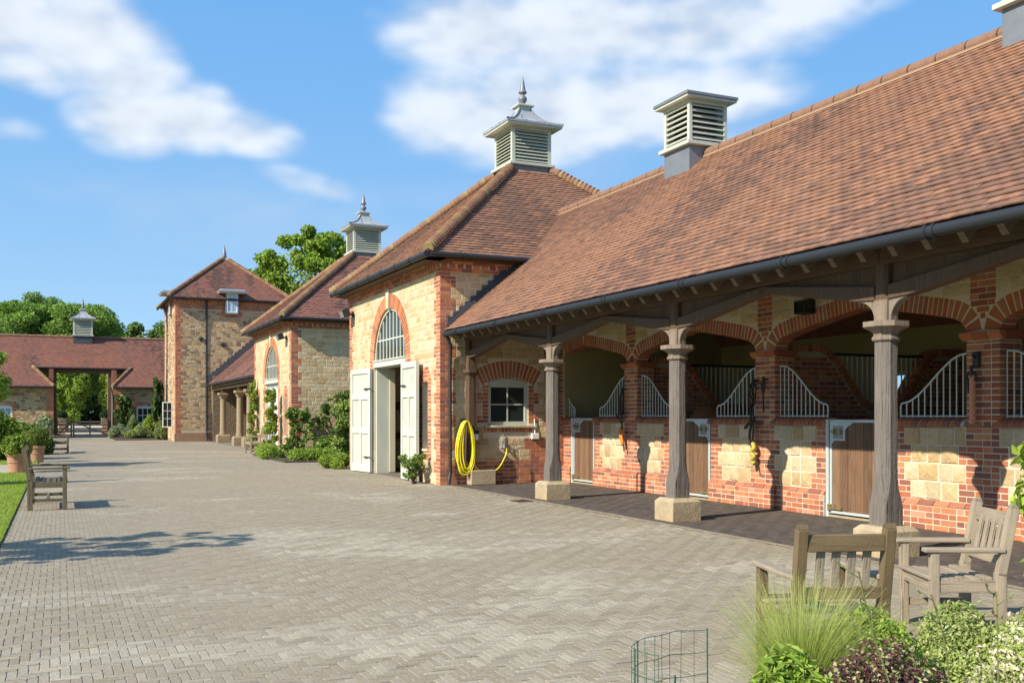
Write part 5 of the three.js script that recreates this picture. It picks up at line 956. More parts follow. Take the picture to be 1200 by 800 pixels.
// ---------------------------------------------------------------- fittings on the walls
function floodlight(d, label) {
  const f = thing('floodlight', label, 'floodlight', [FX - 0.02, 3.86, -d]);
  own(f, 'wall_plate', box(-0.02, 0.03, -0.07, 0.07, -0.05, 0.05), M.black); own(f, 'arm', box(-0.16, -0.02, -0.02, 0.02, -0.02, 0.02), M.black);
  const g = box(-0.09, 0.09, -0.10, 0.10, -0.16, 0.16, 0.01).rotateZ(0.35).translate(-0.2, 0.02, 0); own(f, 'housing', g, M.black);
  own(f, 'lens', box(-0.012, 0.0, -0.08, 0.08, -0.14, 0.14).translate(-0.09, 0, 0).rotateZ(0.35).translate(-0.2, 0.02, 0), M.steel);
}
floodlight(24.3, 'black floodlight high on the corner of the open-doored pavilion'); floodlight(32.35, 'black floodlight high on the farther pavilion above the climbers');
{
  const l = thing('bulkhead_lamp', 'small square wall lamp above the stable arch between two oak posts', 'wall lamp', [WALLX - 0.1, 2.73, -10.75]);
  own(l, 'cage', [box(-0.09, 0.09, 0.16, 0.18, -0.11, 0.11), box(-0.09, 0.09, 0, 0.02, -0.11, 0.11), ...[[-1, -1], [-1, 1], [1, -1], [1, 1]].map(([a, b]) => box(a * 0.08 - 0.01, a * 0.08 + 0.01, 0.02, 0.16, b * 0.1 - 0.01, b * 0.1 + 0.01))], M.black);
  own(l, 'glass', box(-0.07, 0.07, 0.02, 0.16, -0.09, 0.09), M.glassDull);
}
{ // coiled hose, tap, stone block and junction boxes on the wall at the end of the porch
  const h = thing('hose_coil', 'long yellow garden hose coiled on the wall at the end of the porch', 'hose', [7.13, 0.2, -D1 + 0.10]), R = rng(12);
  const loops = 20;
  for (let i = 0; i < loops; i++) {
    const w = 0.12 + R() * 0.125, drop = 0.86 + R() * 0.2, z = 0.03 + (i % 5) * 0.03, dx = (R() - 0.5) * 0.07, pts = [];
    for (let k = 0; k < 18; k++) { const a = k / 18 * Math.PI * 2, s = Math.sin(a), c = Math.cos(a); pts.push([dx * (1 - (c + 1) / 2) + w * s * (1 - 0.4 * (c + 1) / 2), 1.04 - drop / 2 + drop / 2 * c, z + 0.03 * (c + 1) / 2 + (R() - 0.5) * 0.008]); }
    own(h, 'loop', tube(pts, 0.0135, 56, 6, true), i % 3 ? M.hose : M.hoseB);
  }
  own(h, 'tail', tube([[0.17, 0.25, 0.12], [0.19, 0.10, 0.12], [0.20, 0.02, 0.13], [0.22, -0.04, 0.14]], 0.0135, 20, 7), M.hose);
  own(h, 'nozzle', rod([0.22, -0.04, 0.14], [0.225, -0.10, 0.145], 0.018), M.orange);
  own(h, 'feed', tube([[0.16, 0.20, 0.1], [0.3, 0.07, 0.12], [0.5, 0.03, 0.13], [0.68, 0.12, 0.12], [0.80, 0.28, 0.10], [0.87, 0.42, 0.08], [0.875, 0.50, 0.075]], 0.0135, 40, 7), M.hose);
  own(h, 'hook', [box(-0.05, 0.05, 1.0, 1.08, -0.055, -0.03), tube([[0, 1.03, -0.03], [0, 1.01, 0.12], [0, 1.05, 0.15]], 0.014, 10, 6)], M.black);
  const t = thing('garden_tap', 'grey outdoor tap with a hose on it below the porch window', 'tap', [8.0, 0.72, -D1 + 0.01]);
  own(t, 'body', [rod([0, 0.03, -0.02], [0, 0.03, 0.07], 0.022), rod([0, 0.04, 0.055], [0, -0.02, 0.065], 0.02), box(-0.04, 0.04, -0.02, 0.11, -0.01, 0.03, 0.005)], M.steel); own(t, 'handle', [rod([0, 0.05, 0.06], [0, 0.12, 0.06], 0.009), rod([-0.04, 0.12, 0.06], [0.04, 0.12, 0.06], 0.011)], M.steel); own(t, 'supply_pipe', rod([0, 0.1, 0.012], [0, 0.26, 0.012], 0.011), M.steel);
  const b = thing('stone_block', 'squat stone block on the porch floor below the hose', 'stone block', [7.47, 0, -D1 + 0.17]);
  own(b, 'block', box(-0.26, 0.26, 0, 0.29, -0.13, 0.12, 0.02), M.plinth);
  for (const [x, y, dd, l] of [[7.335, 0.93, D1 - 0.17, 'small white switch box on the dark wall post beside the hose'], [8.69, 0.93, D1, 'white junction box on the brick below the porch window']]) { const j = thing('junction_box', l, 'junction box', [x, y, -dd + 0.035]), k = x > 8 ? 0.085 : 0.055; own(j, 'case', box(-k, k, -0.06, 0.06, -0.03, 0.03, 0.012), M.white); own(j, 'lid', box(-k * 0.85, k * 0.85, -0.05, 0.05, 0.028, 0.036, 0.004), M.white); if (x < 8) own(j, 'conduit', box(-0.06, 0.06, 0.06, 0.13, -0.025, 0.02), M.black); else own(j, 'conduit', rod([0, 0.06, 0], [0, 0.35, -0.02], 0.012), M.white); }
  const g = thing('drain_cover', 'small rusty iron drain cover beside the first stone plinth', 'drain', [6.6, 0.008, -14.2]);
  own(g, 'frame', [box(-0.14, 0.14, -0.004, 0.008, -0.14, -0.11), box(-0.14, 0.14, -0.004, 0.008, 0.11, 0.14), box(-0.14, -0.11, -0.004, 0.008, -0.11, 0.11), box(0.11, 0.14, -0.004, 0.008, -0.11, 0.11)], M.rust);
  for (let i = 0; i < 5; i++) own(g, 'bar', box(-0.11, 0.11, -0.003, 0.006, -0.1 + i * 0.045, -0.075 + i * 0.045), M.rust);
  own(g, 'well', box(-0.12, 0.12, -0.006, -0.003, -0.12, 0.12), M.dark);
}
// tack hung on the piers; axes: x along the wall towards the viewer, z out of it
function tackOn(name, label, cat, d, y) { const t = thing(name, label, cat, [WALLX - 0.03, y, -d], null, -Math.PI / 2); own(t, 'hook', [rod([0, 0, -0.03], [0, 0, 0.06], 0.012), rod([0, 0, 0.06], [0, 0.04, 0.07], 0.010)], M.black); return t; }
{
  const a = tackOn('head_collar', 'dark leather head collar with orange lead rope hanging on the far pier', 'head collar', 15.62, 1.82);
  own(a, 'strap', [tube([[0, 0.02, 0.05], [-0.05, -0.12, 0.06], [-0.06, -0.35, 0.06], [-0.02, -0.48, 0.07], [0.04, -0.35, 0.07], [0.045, -0.12, 0.06], [0, 0.02, 0.05]], 0.018, 40, 6)], M.strap);
  own(a, 'noseband', [tube([[-0.13, -0.50, 0.10], [-0.03, -0.46, 0.11], [0.07, -0.40, 0.09], [0.0, -0.47, 0.06], [-0.10, -0.52, 0.06]], 0.02, 30, 6, true), tube([[0, -0.45, 0.07], [0.01, -0.6, 0.07], [0.0, -0.72, 0.06]], 0.018, 16, 6)], M.strap);
  own(a, 'lead_rope', [tube([[0, -0.70, 0.07], [-0.03, -0.78, 0.07], [0.02, -0.95, 0.07], [0.04, -1.0, 0.07]], 0.034, 20, 7), tube([[0.03, -0.72, 0.075], [0.035, -0.85, 0.08], [0.05, -0.96, 0.075]], 0.02, 16, 6)], M.orange);
  own(a, 'rope_end', rod([0.05, -0.98, 0.06], [0.06, -1.12, 0.05], 0.014), M.strap);
  const b = tackOn('bridle', 'black bridle with a yellow rope knot hanging on the middle pier', 'bridle', 11.85, 1.86);
  own(b, 'headpiece', [tube([[0, 0.02, 0.05], [-0.06, -0.05, 0.06], [-0.10, -0.22, 0.06], [-0.075, -0.42, 0.06], [-0.08, -0.62, 0.06]], 0.016, 30, 6), tube([[0, 0.02, 0.05], [0.05, -0.1, 0.07], [0.03, -0.3, 0.07], [0.0, -0.45, 0.08], [0.02, -0.62, 0.07]], 0.014, 30, 6), tube([[-0.09, -0.06, 0.06], [-0.03, -0.13, 0.08], [0.03, -0.06, 0.07]], 0.022, 14, 6)], M.strap);
  own(b, 'cheek_piece', [tube([[-0.10, -0.2, 0.07], [-0.02, -0.26, 0.09], [0.04, -0.22, 0.08]], 0.02, 14, 6), tube([[-0.17, -0.70, 0.09], [-0.08, -0.64, 0.10], [0.0, -0.60, 0.09], [0.03, -0.52, 0.08]], 0.024, 20, 6)], M.strap);
  own(b, 'reins', [tube([[-0.05, -0.62, 0.07], [-0.09, -0.8, 0.07], [-0.04, -0.98, 0.07], [0.0, -0.8, 0.08], [0.0, -0.64, 0.07]], 0.014, 30, 6), tube([[-0.02, -0.6, 0.08], [-0.06, -0.78, 0.09], [-0.07, -0.95, 0.08]], 0.018, 20, 6)], M.strap);
  own(b, 'rope_knot', [tube([[-0.01, -0.92, 0.07], [0.04, -0.99, 0.09], [-0.03, -1.05, 0.09], [0.04, -1.11, 0.09], [-0.02, -1.17, 0.08], [0.02, -1.22, 0.07]], 0.034, 30, 7)], M.yellow);
  own(b, 'rope_end', rod([0.03, -1.2, 0.06], [0.05, -1.33, 0.05], 0.014), M.strap);
  const b2 = tackOn('rein_strap', 'short black strap hanging beside the bridle on the middle pier', 'strap', 11.64, 1.87);
  own(b2, 'strap', [tube([[0, 0.03, 0.05], [-0.025, -0.07, 0.06], [0.0, -0.2, 0.06], [0.025, -0.07, 0.06], [0, 0.03, 0.05]], 0.02, 24, 6), rod([0, -0.2, 0.06], [0.0, -0.48, 0.05], 0.013)], M.strap);
  const c = tackOn('tie_rope', 'plaited brown rope hanging from an iron tie ring on the nearest pier', 'tie rope', 8.0, 2.0);
  own(c, 'plate', box(-0.04, 0.04, -0.12, 0.06, -0.01, 0.03, 0.01), M.black); own(c, 'ring', clean(new THREE.TorusGeometry(0.06, 0.012, 8, 20).translate(-0.03, -0.22, 0.05)), M.black);
  own(c, 'clip', [rod([-0.03, -0.1, 0.05], [-0.03, -0.2, 0.05], 0.018), rod([-0.08, -0.26, 0.05], [-0.07, -0.40, 0.05], 0.011)], M.black);
  for (const k of [0, 1, 2]) { const p = []; for (let i = 0; i <= 30; i++) { const t = i / 30, a2 = t * 22 + k * Math.PI * 2 / 3; p.push([-0.015 + 0.019 * Math.cos(a2), -0.22 - 0.52 * t, 0.05 + 0.019 * Math.sin(a2)]); } own(c, 'strand', tube(p, 0.017, 70, 6), M.rope); }
}
// ---------------------------------------------------------------- timber seats; local axes: x across, z forward
function seat(name, label, pos, turn, { w = 0.62, d = 0.56, back = 0.88, arm = 0.61, sit = 0.42, slats = 4, mat = M.teak, mat2 = M.teak, lean = 0.13, p = 0.058 } = {}) {
  const s = thing(name, label, w > 0.9 ? 'bench' : 'chair', pos, null, turn), h = w / 2;
  const Z = (y) => -d / 2 - (y > sit ? (y - sit) * Math.tan(lean) * 1.3 : 0);
  for (const k of [-1, 1]) {
    const x = k * (h - p / 2);
    own(s, 'front_leg', box(x - p / 2, x + p / 2, 0, arm - 0.03, d / 2 - p, d / 2, 0.005), mat);
    own(s, 'rear_leg', [bar([x, 0, -d / 2 + 0.02], [x, sit + 0.02, -d / 2 + 0.02], p, p + 0.012, 0.005), bar([x, sit, -d / 2 + 0.02], [x, back, Z(back) + 0.02], p, p + 0.005, 0.005)], mat);
    own(s, 'finial', clean(new THREE.CylinderGeometry(p / 2, p / 2, p - 0.006, 10).rotateX(0).rotateZ(Math.PI / 2).translate(x, back, Z(back) + 0.02)), mat);
    own(s, 'arm', [box(x - 0.037, x + 0.037, arm - 0.03, arm, Z(arm) + 0.03, d / 2 + 0.04, 0.01)], mat2);
    own(s, 'side_rail', box(x - 0.018, x + 0.018, sit - 0.10, sit - 0.025, -d / 2 + 0.05, d / 2 - 0.05, 0.004), mat);
    own(s, 'stretcher', box(x - 0.016, x + 0.016, 0.12, 0.165, -d / 2 + 0.05, d / 2 - 0.05, 0.004), mat);
  }
  own(s, 'front_rail', box(-h + p, h - p, sit - 0.10, sit - 0.025, d / 2 - 0.05, d / 2 - 0.015, 0.004), mat);
  own(s, 'cross_stretcher', box(-h + 0.03, h - 0.03, 0.125, 0.165, -0.02, 0.02, 0.004), mat);
  const n = 6, z0 = -d / 2 + 0.07, z1 = d / 2 + 0.02; for (let i = 0; i < n; i++) { const a = lerp(z0, z1, i / n), b = lerp(z0, z1, (i + 1) / n) - 0.012, dip = -0.018 * Math.sin(Math.PI * (i + 0.5) / n); own(s, 'seat_slat', box(-h + 0.012, h - 0.012, sit - 0.022 + dip, sit + dip, a, b, 0.005), i % 2 ? mat : mat2); }
  const yt = back - 0.035; own(s, 'top_rail', bar([-h + p, yt - 0.035, Z(yt) + 0.02], [h - p, yt - 0.035, Z(yt) + 0.02], 0.085, 0.034, 0.006), mat);
  own(s, 'back_rail', bar([-h + p, sit + 0.09, Z(sit + 0.09) + 0.02], [h - p, sit + 0.09, Z(sit + 0.09) + 0.02], 0.06, 0.03, 0.005), mat);
  for (let i = 0; i < slats; i++) { const x = lerp(-h + p, h - p, (i + 1) / (slats + 1)); own(s, 'back_slat', bar([x, sit + 0.1, Z(sit + 0.1) + 0.022], [x, back - 0.07, Z(back - 0.07) + 0.022], 0.042, 0.018, 0.003), mat2); }
  return s;
}
const dirTurn = (x, d) => Math.atan2(x, -d);                 // the turn that faces local +z along (x, depth d)
seat('garden_armchair', 'weathered teak armchair turned away from the viewer behind the feather grass', [3.63, 0, -4.10], dirTurn(0.31, 0.95), { w: 0.505, d: 0.52, back: 0.79, arm: 0.555, sit: 0.375, slats: 4, mat: M.teakGreen, mat2: M.teak, p: 0.053 });
seat('garden_armchair', 'pale weathered teak armchair facing left beside the variegated shrub', [5.075, 0, -4.56], dirTurn(-0.90, 0.43), { w: 0.54, d: 0.44, back: 0.79, arm: 0.555, sit: 0.385, slats: 4, mat: M.teak, mat2: M.teak, lean: 0.15, p: 0.052 });
seat('garden_bench', 'dark weathered timber bench nearest on the left edge of the yard, facing the stables', [-0.16, 0, -16.25], dirTurn(1, 0.0), { w: 1.25, d: 0.5, back: 0.87, arm: 0.61, sit: 0.42, slats: 9, mat: M.teakOld, mat2: M.teakOld });
seat('garden_bench', 'far timber bench at the left edge of the paving before the gateway', [0.0, 0, -39.4], dirTurn(1, 0.0), { w: 1.4, d: 0.56, back: 0.9, arm: 0.62, sit: 0.43, slats: 9, mat: M.teakOld, mat2: M.teakOld });
seat('garden_bench', 'timber bench among the plants by the closed arched doors of the farther pavilion', [6.3, 0, -35.9], dirTurn(-1, 0.02), { w: 1.3, d: 0.56, back: 0.95, arm: 0.62, sit: 0.43, slats: 8, mat: M.teak, mat2: M.teak });

// ---------------------------------------------------------------- foliage
const leafMat = (o = {}) => new THREE.MeshPhysicalMaterial({ vertexColors: true, roughness: 0.9, side: THREE.DoubleSide, specularIntensity: 0.4, transmission: 0.35, thickness: 0, ...o });
const LM = leafMat();
// A cloud of folded leaves. lumps: [x, y, z, rx, ry, rz, weight]; leaves sit through each lump, mostly near its surface.
function leaves(lumps, n, size, cols, seed, { flat = 0.5, long = 1.6, inner = 0.45, up = 0.25 } = {}) {
  const R = rng(seed), P = [], C = [], total = lumps.reduce((a, l) => a + (l[6] ?? l[3] * l[4] + l[3] * l[5]), 0);
  const nrm = new THREE.Vector3(), t = new THREE.Vector3(), b = new THREE.Vector3();
  for (const l of lumps) {
    const k = Math.round(n * (l[6] ?? l[3] * l[4] + l[3] * l[5]) / total), lt = (R() - 0.5) * 0.3;
    for (let i = 0; i < k; i++) {
      const z = R() * 2 - 1, a = R() * Math.PI * 2, r = Math.sqrt(1 - z * z), q = inner + (1 - inner) * Math.pow(R(), 0.45) + (R() < 0.08 ? R() * 0.22 : 0);
      const d = [r * Math.cos(a), z, r * Math.sin(a)], x = l[0] + d[0] * l[3] * q, y = l[1] + d[1] * l[4] * q, zz = l[2] + d[2] * l[5] * q;
      if (y < 0.01) continue;
      nrm.set(d[0] * flat + (R() - 0.5) * 1.6, d[1] * flat + up + (R() - 0.5) * 1.6, d[2] * flat + (R() - 0.5) * 1.6).normalize();
      t.set(R() - 0.5, R() - 0.5, R() - 0.5).cross(nrm).normalize(); b.crossVectors(nrm, t);
      const s = size * (0.6 + R() * 0.8), L = s * long / 2, w = s / 2, fold = s * 0.18, tip = s * (R() - 0.7) * 0.3;
      const A = [-L, 0, tip], B = [0, -w, fold], D = [L, 0, tip], E = [0, w, fold];
      const c = cols[Math.floor(R() * cols.length)], v = 0.8 + 0.4 * R() + lt;
      for (const p of [A, B, D, A, D, E]) { P.push(x + t.x * p[0] + b.x * p[1] + nrm.x * p[2], y + t.y * p[0] + b.y * p[1] + nrm.y * p[2], zz + t.z * p[0] + b.z * p[1] + nrm.z * p[2]); C.push(c[0] * v, c[1] * v, c[2] * v); }
    }
  }
  const g = new THREE.BufferGeometry(); g.setAttribute('position', new THREE.BufferAttribute(new Float32Array(P), 3)); g.setAttribute('color', new THREE.BufferAttribute(new Float32Array(C), 3)); g.computeVertexNormals();
  return g;
}
const GREEN = { oak: [[0.178, 0.307, 0.044], [0.229, 0.370, 0.055], [0.140, 0.244, 0.037], [0.280, 0.404, 0.074]], bright: [[0.224, 0.347, 0.035], [0.280, 0.395, 0.047], [0.179, 0.287, 0.031], [0.324, 0.419, 0.062]], dark: [[0.031, 0.069, 0.019], [0.044, 0.088, 0.022], [0.025, 0.056, 0.018]], box: [[0.154, 0.196, 0.028], [0.196, 0.238, 0.035], [0.126, 0.168, 0.028]], mid: [[0.105, 0.195, 0.038], [0.135, 0.240, 0.045], [0.090, 0.150, 0.030], [0.180, 0.270, 0.053]], lime: [[0.260, 0.351, 0.039], [0.325, 0.403, 0.052], [0.208, 0.299, 0.039]], silver: [[0.299, 0.345, 0.184], [0.368, 0.402, 0.230], [0.230, 0.299, 0.138]] };
const treeBuilder = (name, label, [x, z], { h, crown, base, trunk = 0.3, n = 16000, leaf = 0.34, cols = GREEN.oak, seed = 1, lumps = 34, gap = 0.55, group, filler = 3 }) => {
  const T2 = thing(name, label, 'tree', [x, 0, z], group), R = rng(seed), [rx, ry, rz] = crown, cy = base + ry, L = [];
  for (let i = 0; i < lumps; i++) { const u = R() * 2 - 1, a = R() * 6.283, r = Math.sqrt(1 - u * u), q = 0.45 + 0.55 * Math.sqrt(R()), s = (0.16 + 0.28 * R() * R()) * gap / 0.55; L.push([r * Math.cos(a) * rx * q, cy + u * ry * q, r * Math.sin(a) * rz * q, rx * s * 1.15, ry * s * 0.85, rz * s * 1.15]); }
  for (let i = 0; i < 5; i++) L.push([(R() - 0.5) * rx * 0.6, cy + (R() - 0.5) * ry * 0.5, (R() - 0.5) * rz * 0.6, rx * 0.62, ry * 0.62, rz * 0.62, filler]);
  own(T2, 'crown', leaves(L, n, leaf, cols, seed + 1, { inner: 0.12, flat: 0.35 }), LM);
  own(T2, 'trunk', lathe([[trunk * 1.25, 0], [trunk, h * 0.08], [trunk * 0.8, base], [trunk * 0.45, cy], [0.03, cy + ry * 0.7]], 10), M.bark);
  for (let i = 0; i < 7; i++) { const l = L[i * 3 % L.length], y0 = lerp(base * 0.8, cy, R()); own(T2, 'limb', tube([[0, y0, 0], [l[0] * 0.4, lerp(y0, l[1], 0.6), l[2] * 0.4], [l[0], l[1], l[2]]], trunk * 0.16, 12, 5), M.bark); }
  return T2;
};
function shrub(name, label, [x, z], lumps, n, leaf, cols, seed, o = {}) {
  const s = thing(name, label, o.category ?? 'shrub', [x, o.y ?? 0, z], o.group);
  own(s, 'foliage', leaves(lumps, n, leaf, cols, seed, o), o.mat ?? LM);
  if (o.stems !== 0) { const R = rng(seed + 3), st = []; for (let i = 0; i < (o.stems ?? 5); i++) { const l = lumps[i % lumps.length]; st.push(tube([[(R() - 0.5) * 0.12, 0, (R() - 0.5) * 0.12], [l[0] * 0.5 + (R() - 0.5) * 0.1, l[1] * 0.55, l[2] * 0.5 + (R() - 0.5) * 0.1], [l[0], l[1], l[2]]], 0.008 + 0.004 * (o.thick ?? 1), 8, 5)); } own(s, 'stem', st, M.bark); }
  return s;
}
const mound = (rx, ry, rz, k, seed) => { const R = rng(seed), L = []; for (let i = 0; i < k; i++) { const a = R() * 6.283, q = Math.sqrt(R()), h = R(); L.push([rx * q * 0.75 * Math.cos(a), ry * (0.25 + 0.55 * (1 - q * q) * (0.4 + 0.6 * h)), rz * q * 0.75 * Math.sin(a), rx * 0.36, ry * 0.34, rz * 0.36]); } return L; };

const upright = (w, h, dz, k, seed) => { const R = rng(seed), L = []; for (let i = 0; i < k * 2; i++) { const t = R(); L.push([(R() - 0.5) * 2 * w * (1 - 0.45 * t), 0.2 + t * (h - 0.4), (R() - 0.5) * dz, w * (0.12 + 0.26 * R() * R()), h * (0.03 + 0.07 * R()), dz * 0.4]); } return L; };
// trees beyond the far range, over the roofs and through the gateway
treeBuilder('broadleaf_tree', 'broad dense green tree rising behind the far tiled range on the left', [-1.0, -98], { h: 12, crown: [5.9, 4.9, 5.2], base: 2.2, trunk: 0.5, n: 200000, leaf: 0.145, filler: 14, cols: GREEN.oak, seed: 71, lumps: 230, gap: 0.42 });
treeBuilder('broadleaf_tree', 'dark green tree cut by the left edge of the picture behind the far range', [-6.6, -95], { h: 10, crown: [4.2, 4.0, 5], base: 2, trunk: 0.4, n: 52000, leaf: 0.16, filler: 6, cols: GREEN.oak, seed: 73, lumps: 110, gap: 0.45 });
treeBuilder('broadleaf_tree', 'small round tree peeping over the far ridge right of the cupola', [5.5, -112], { h: 9, crown: [2.1, 3.6, 2], base: 3.4, trunk: 0.25, n: 13000, leaf: 0.22, cols: GREEN.oak, seed: 75, lumps: 46, gap: 0.5 });
treeBuilder('broadleaf_tree', 'small tree showing over the far ridge beside the tower', [8.6, -112], { h: 10, crown: [3.4, 3.7, 3], base: 3.6, trunk: 0.3, n: 18000, leaf: 0.22, cols: GREEN.mid, seed: 77, lumps: 60, gap: 0.5 });
treeBuilder('ash_tree', 'tall open yellow green tree standing behind the farther pavilion', [14.9, -62], { h: 14, crown: [4.4, 4.4, 4.2], base: 4.2, trunk: 0.32, n: 62000, leaf: 0.14, filler: 1.6, cols: GREEN.bright, seed: 81, lumps: 150, gap: 0.27 });
treeBuilder('ash_tree', 'tree top showing just over the near pavilion roof ridge', [20.1, -62], { h: 12, crown: [2.6, 3.2, 2.6], base: 5.6, trunk: 0.25, n: 26000, leaf: 0.14, filler: 1.2, cols: GREEN.bright, seed: 83, lumps: 60, gap: 0.32 });
treeBuilder('gateway_tree', 'bright green tree seen through the left of the far gateway', [0.5, -92], { h: 7, crown: [1.7, 2.8, 1.7], base: 0.9, trunk: 0.14, n: 20000, leaf: 0.15, cols: GREEN.bright, seed: 85, lumps: 60, gap: 0.5 });
treeBuilder('gateway_tree', 'yellow green tree seen through the right of the far gateway', [4.1, -92], { h: 7, crown: [1.2, 2.9, 1.4], base: 1.1, trunk: 0.13, n: 16000, leaf: 0.15, cols: GREEN.lime, seed: 87, lumps: 50, gap: 0.5 });
{ const wood = thing('woodland', 'dark wood closing the view beyond the gateway', 'woodland', [2, 0, -160]), L = [], R = rng(90); for (let i = 0; i < 70; i++) L.push([-26 + i * 0.78 + R(), 1.6 + R() * 5, (R() - 0.5) * 7, 2.4, 2.3, 2.2]); own(wood, 'tree_mass', leaves(L, 44000, 0.5, GREEN.dark, 91), LM); wood.userData.kind = 'stuff'; }
// trees out of the frame on the left, whose shade falls across the paving
treeBuilder('young_tree', 'young tree on the lawn left of the paving', [-2.95, -10.2], { h: 4, crown: [1.0, 0.85, 1.05], base: 1.7, trunk: 0.05, n: 5200, leaf: 0.05, filler: 0.006, cols: GREEN.bright, seed: 93, lumps: 90, gap: 0.24 });
shrub('clipped_cone', 'clipped evergreen cone on the lawn', [-2.0, -21.6], [0, 1, 2, 3, 4, 5, 6].map((i) => [0, 0.2 + i * 0.32, 0, 0.62 - i * 0.085, 0.3, 0.62 - i * 0.085]), 7000, 0.06, GREEN.dark, 95, { category: 'topiary' });
treeBuilder('apple_tree', 'leafy tree at the left edge whose bright branch tip reaches into the picture', [-2.22, -28.8], { h: 3.4, crown: [1.05, 0.8, 1.0], base: 1.6, trunk: 0.07, n: 12000, leaf: 0.06, filler: 0.3, cols: GREEN.bright, seed: 97, lumps: 26 });
shrub('hydrangea_bush', 'large yellow green bush beyond the terracotta pots at the left edge', [-2.35, -34.0], mound(1.6, 1.7, 1.3, 26, 5), 22000, 0.07, GREEN.lime, 99);
shrub('border_shrub', 'rounded green bush behind the round clipped ball at the left of the paving', [-1.15, -38.2], mound(0.9, 1.1, 0.8, 16, 6), 9000, 0.06, GREEN.mid, 101);
shrub('iris_clump', 'grey green leafy clump left of the far gateway', [-0.75, -60.5], mound(0.7, 1.3, 0.5, 10, 7), 1500, 0.12, GREEN.silver, 103);

// pots with clipped box
function pot(label, [x, z], r, h) {
  const p = thing('terracotta_pot', label, 'plant pot', [x, 0, z]);
  own(p, 'body', lathe([[0.02, 0.012], [r * 0.74, 0.0], [r * 0.76, 0.02], [r * 0.92, h * 0.80], [r * 0.93, h * 0.82]], 28), M.terracotta);
  own(p, 'rim', lathe([[r * 0.92, h * 0.80], [r, h * 0.82], [r * 1.03, h * 0.86], [r * 1.03, h * 0.97], [r * 0.99, h], [r * 0.9, h], [r * 0.88, h * 0.9], [r * 0.86, h * 0.86]], 28), M.terracotta);
  own(p, 'band', clean(new THREE.TorusGeometry(r * 0.87, 0.012, 6, 28).rotateX(Math.PI / 2).translate(0, h * 0.52, 0)), M.terracotta);
  own(p, 'soil', lathe([[0.001, h * 0.88], [r * 0.89, h * 0.87]], 20), M.soil);
}
pot('nearer terracotta pot on the paved path behind the bench', [-0.93, -26.3], 0.235, 0.47);
pot('farther terracotta pot with a clipped ball, beside the path', [-0.62, -31.8], 0.235, 0.48);
shrub('potted_shrub', 'bushy green plant spilling from the nearer terracotta pot', [-0.93, -26.3], mound(0.36, 0.52, 0.36, 16, 8), 4200, 0.04, [...GREEN.box, ...GREEN.bright], 105, { y: 0.42, category: 'plant' });
shrub('box_ball', 'round clipped box ball in the farther terracotta pot', [-0.62, -31.8], [[0, 0.26, 0, 0.30, 0.30, 0.30]], 7000, 0.026, GREEN.box, 107, { y: 0.43, inner: 0.8, category: 'topiary', stems: 2 });
for (const [x, l] of [[0.12, 'left square planter with a clipped bush beyond the gate'], [2.85, 'right square planter with a clipped bush beyond the gate']]) {
  const p = thing('square_planter', l, 'planter', [x, 0, -75]); own(p, 'box', [box(-0.24, 0.24, 0.78, 1.10, -0.24, 0.24, 0.01), box(-0.28, 0.28, 1.10, 1.16, -0.28, 0.28, 0.01)], M.plinth); own(p, 'pedestal', box(-0.2, 0.2, 0, 0.78, -0.2, 0.2), M.terracotta);
  shrub('clipped_bush', l.replace('square planter with a clipped bush', 'clipped bush in the square planter'), [x, -75], [[0, 0.25, 0, 0.34, 0.30, 0.34]], 2600, 0.05, GREEN.dark, 109 + x, { y: 1.12, inner: 0.75, stems: 1 });
}
// planting beside the gateway, under the far window
shrub('wall_climber', 'dark climbing shrub on the far range right of the gateway', [3.45, -64.6], upright(0.62, 2.6, 0.4, 22, 9), 6500, 0.075, [...GREEN.dark, ...GREEN.mid], 111, { flat: 0.9 });
shrub('wall_climber', 'dark creeper in the corner between the far range and the tower', [5.1, -60.9], upright(0.34, 3.7, 0.5, 26, 10), 9000, 0.08, [...GREEN.dark, ...GREEN.mid], 113);
shrub('silver_shrub', 'low silvery shrub at the left of the far border', [3.2, -62.4], mound(0.7, 0.85, 0.55, 14, 11), 6000, 0.05, GREEN.silver, 115);
shrub('cream_shrub', 'pale cream green upright shrub in the middle of the far border', [3.95, -63.2], mound(0.45, 1.3, 0.45, 16, 12), 6000, 0.055, [...GREEN.silver, ...GREEN.lime], 117);
shrub('golden_shrub', 'tallest bright yellow green shrub under the far window', [4.72, -61.0], mound(0.6, 1.5, 0.5, 18, 13), 8000, 0.055, GREEN.lime, 119);
shrub('low_hedge_plant', 'low bright green plant along the front of the far border', [4.15, -60.2], mound(0.9, 0.7, 0.5, 16, 14), 6000, 0.05, [...GREEN.lime, ...GREEN.silver], 121);
shrub('round_shrub', 'round yellow green shrub against the tower corner', [5.0, -57.6], mound(0.45, 1.0, 0.45, 14, 15), 6000, 0.045, [...GREEN.lime, ...GREEN.silver], 123);
{ const b = thing('far_border_soil', 'dark soil bed under the far border', 'flower bed', [4.3, 0, -62]); own(b, 'soil', box(-1.6, 1.0, -0.02, 0.05, -2.7, 4.6, 0.02), M.soil); }
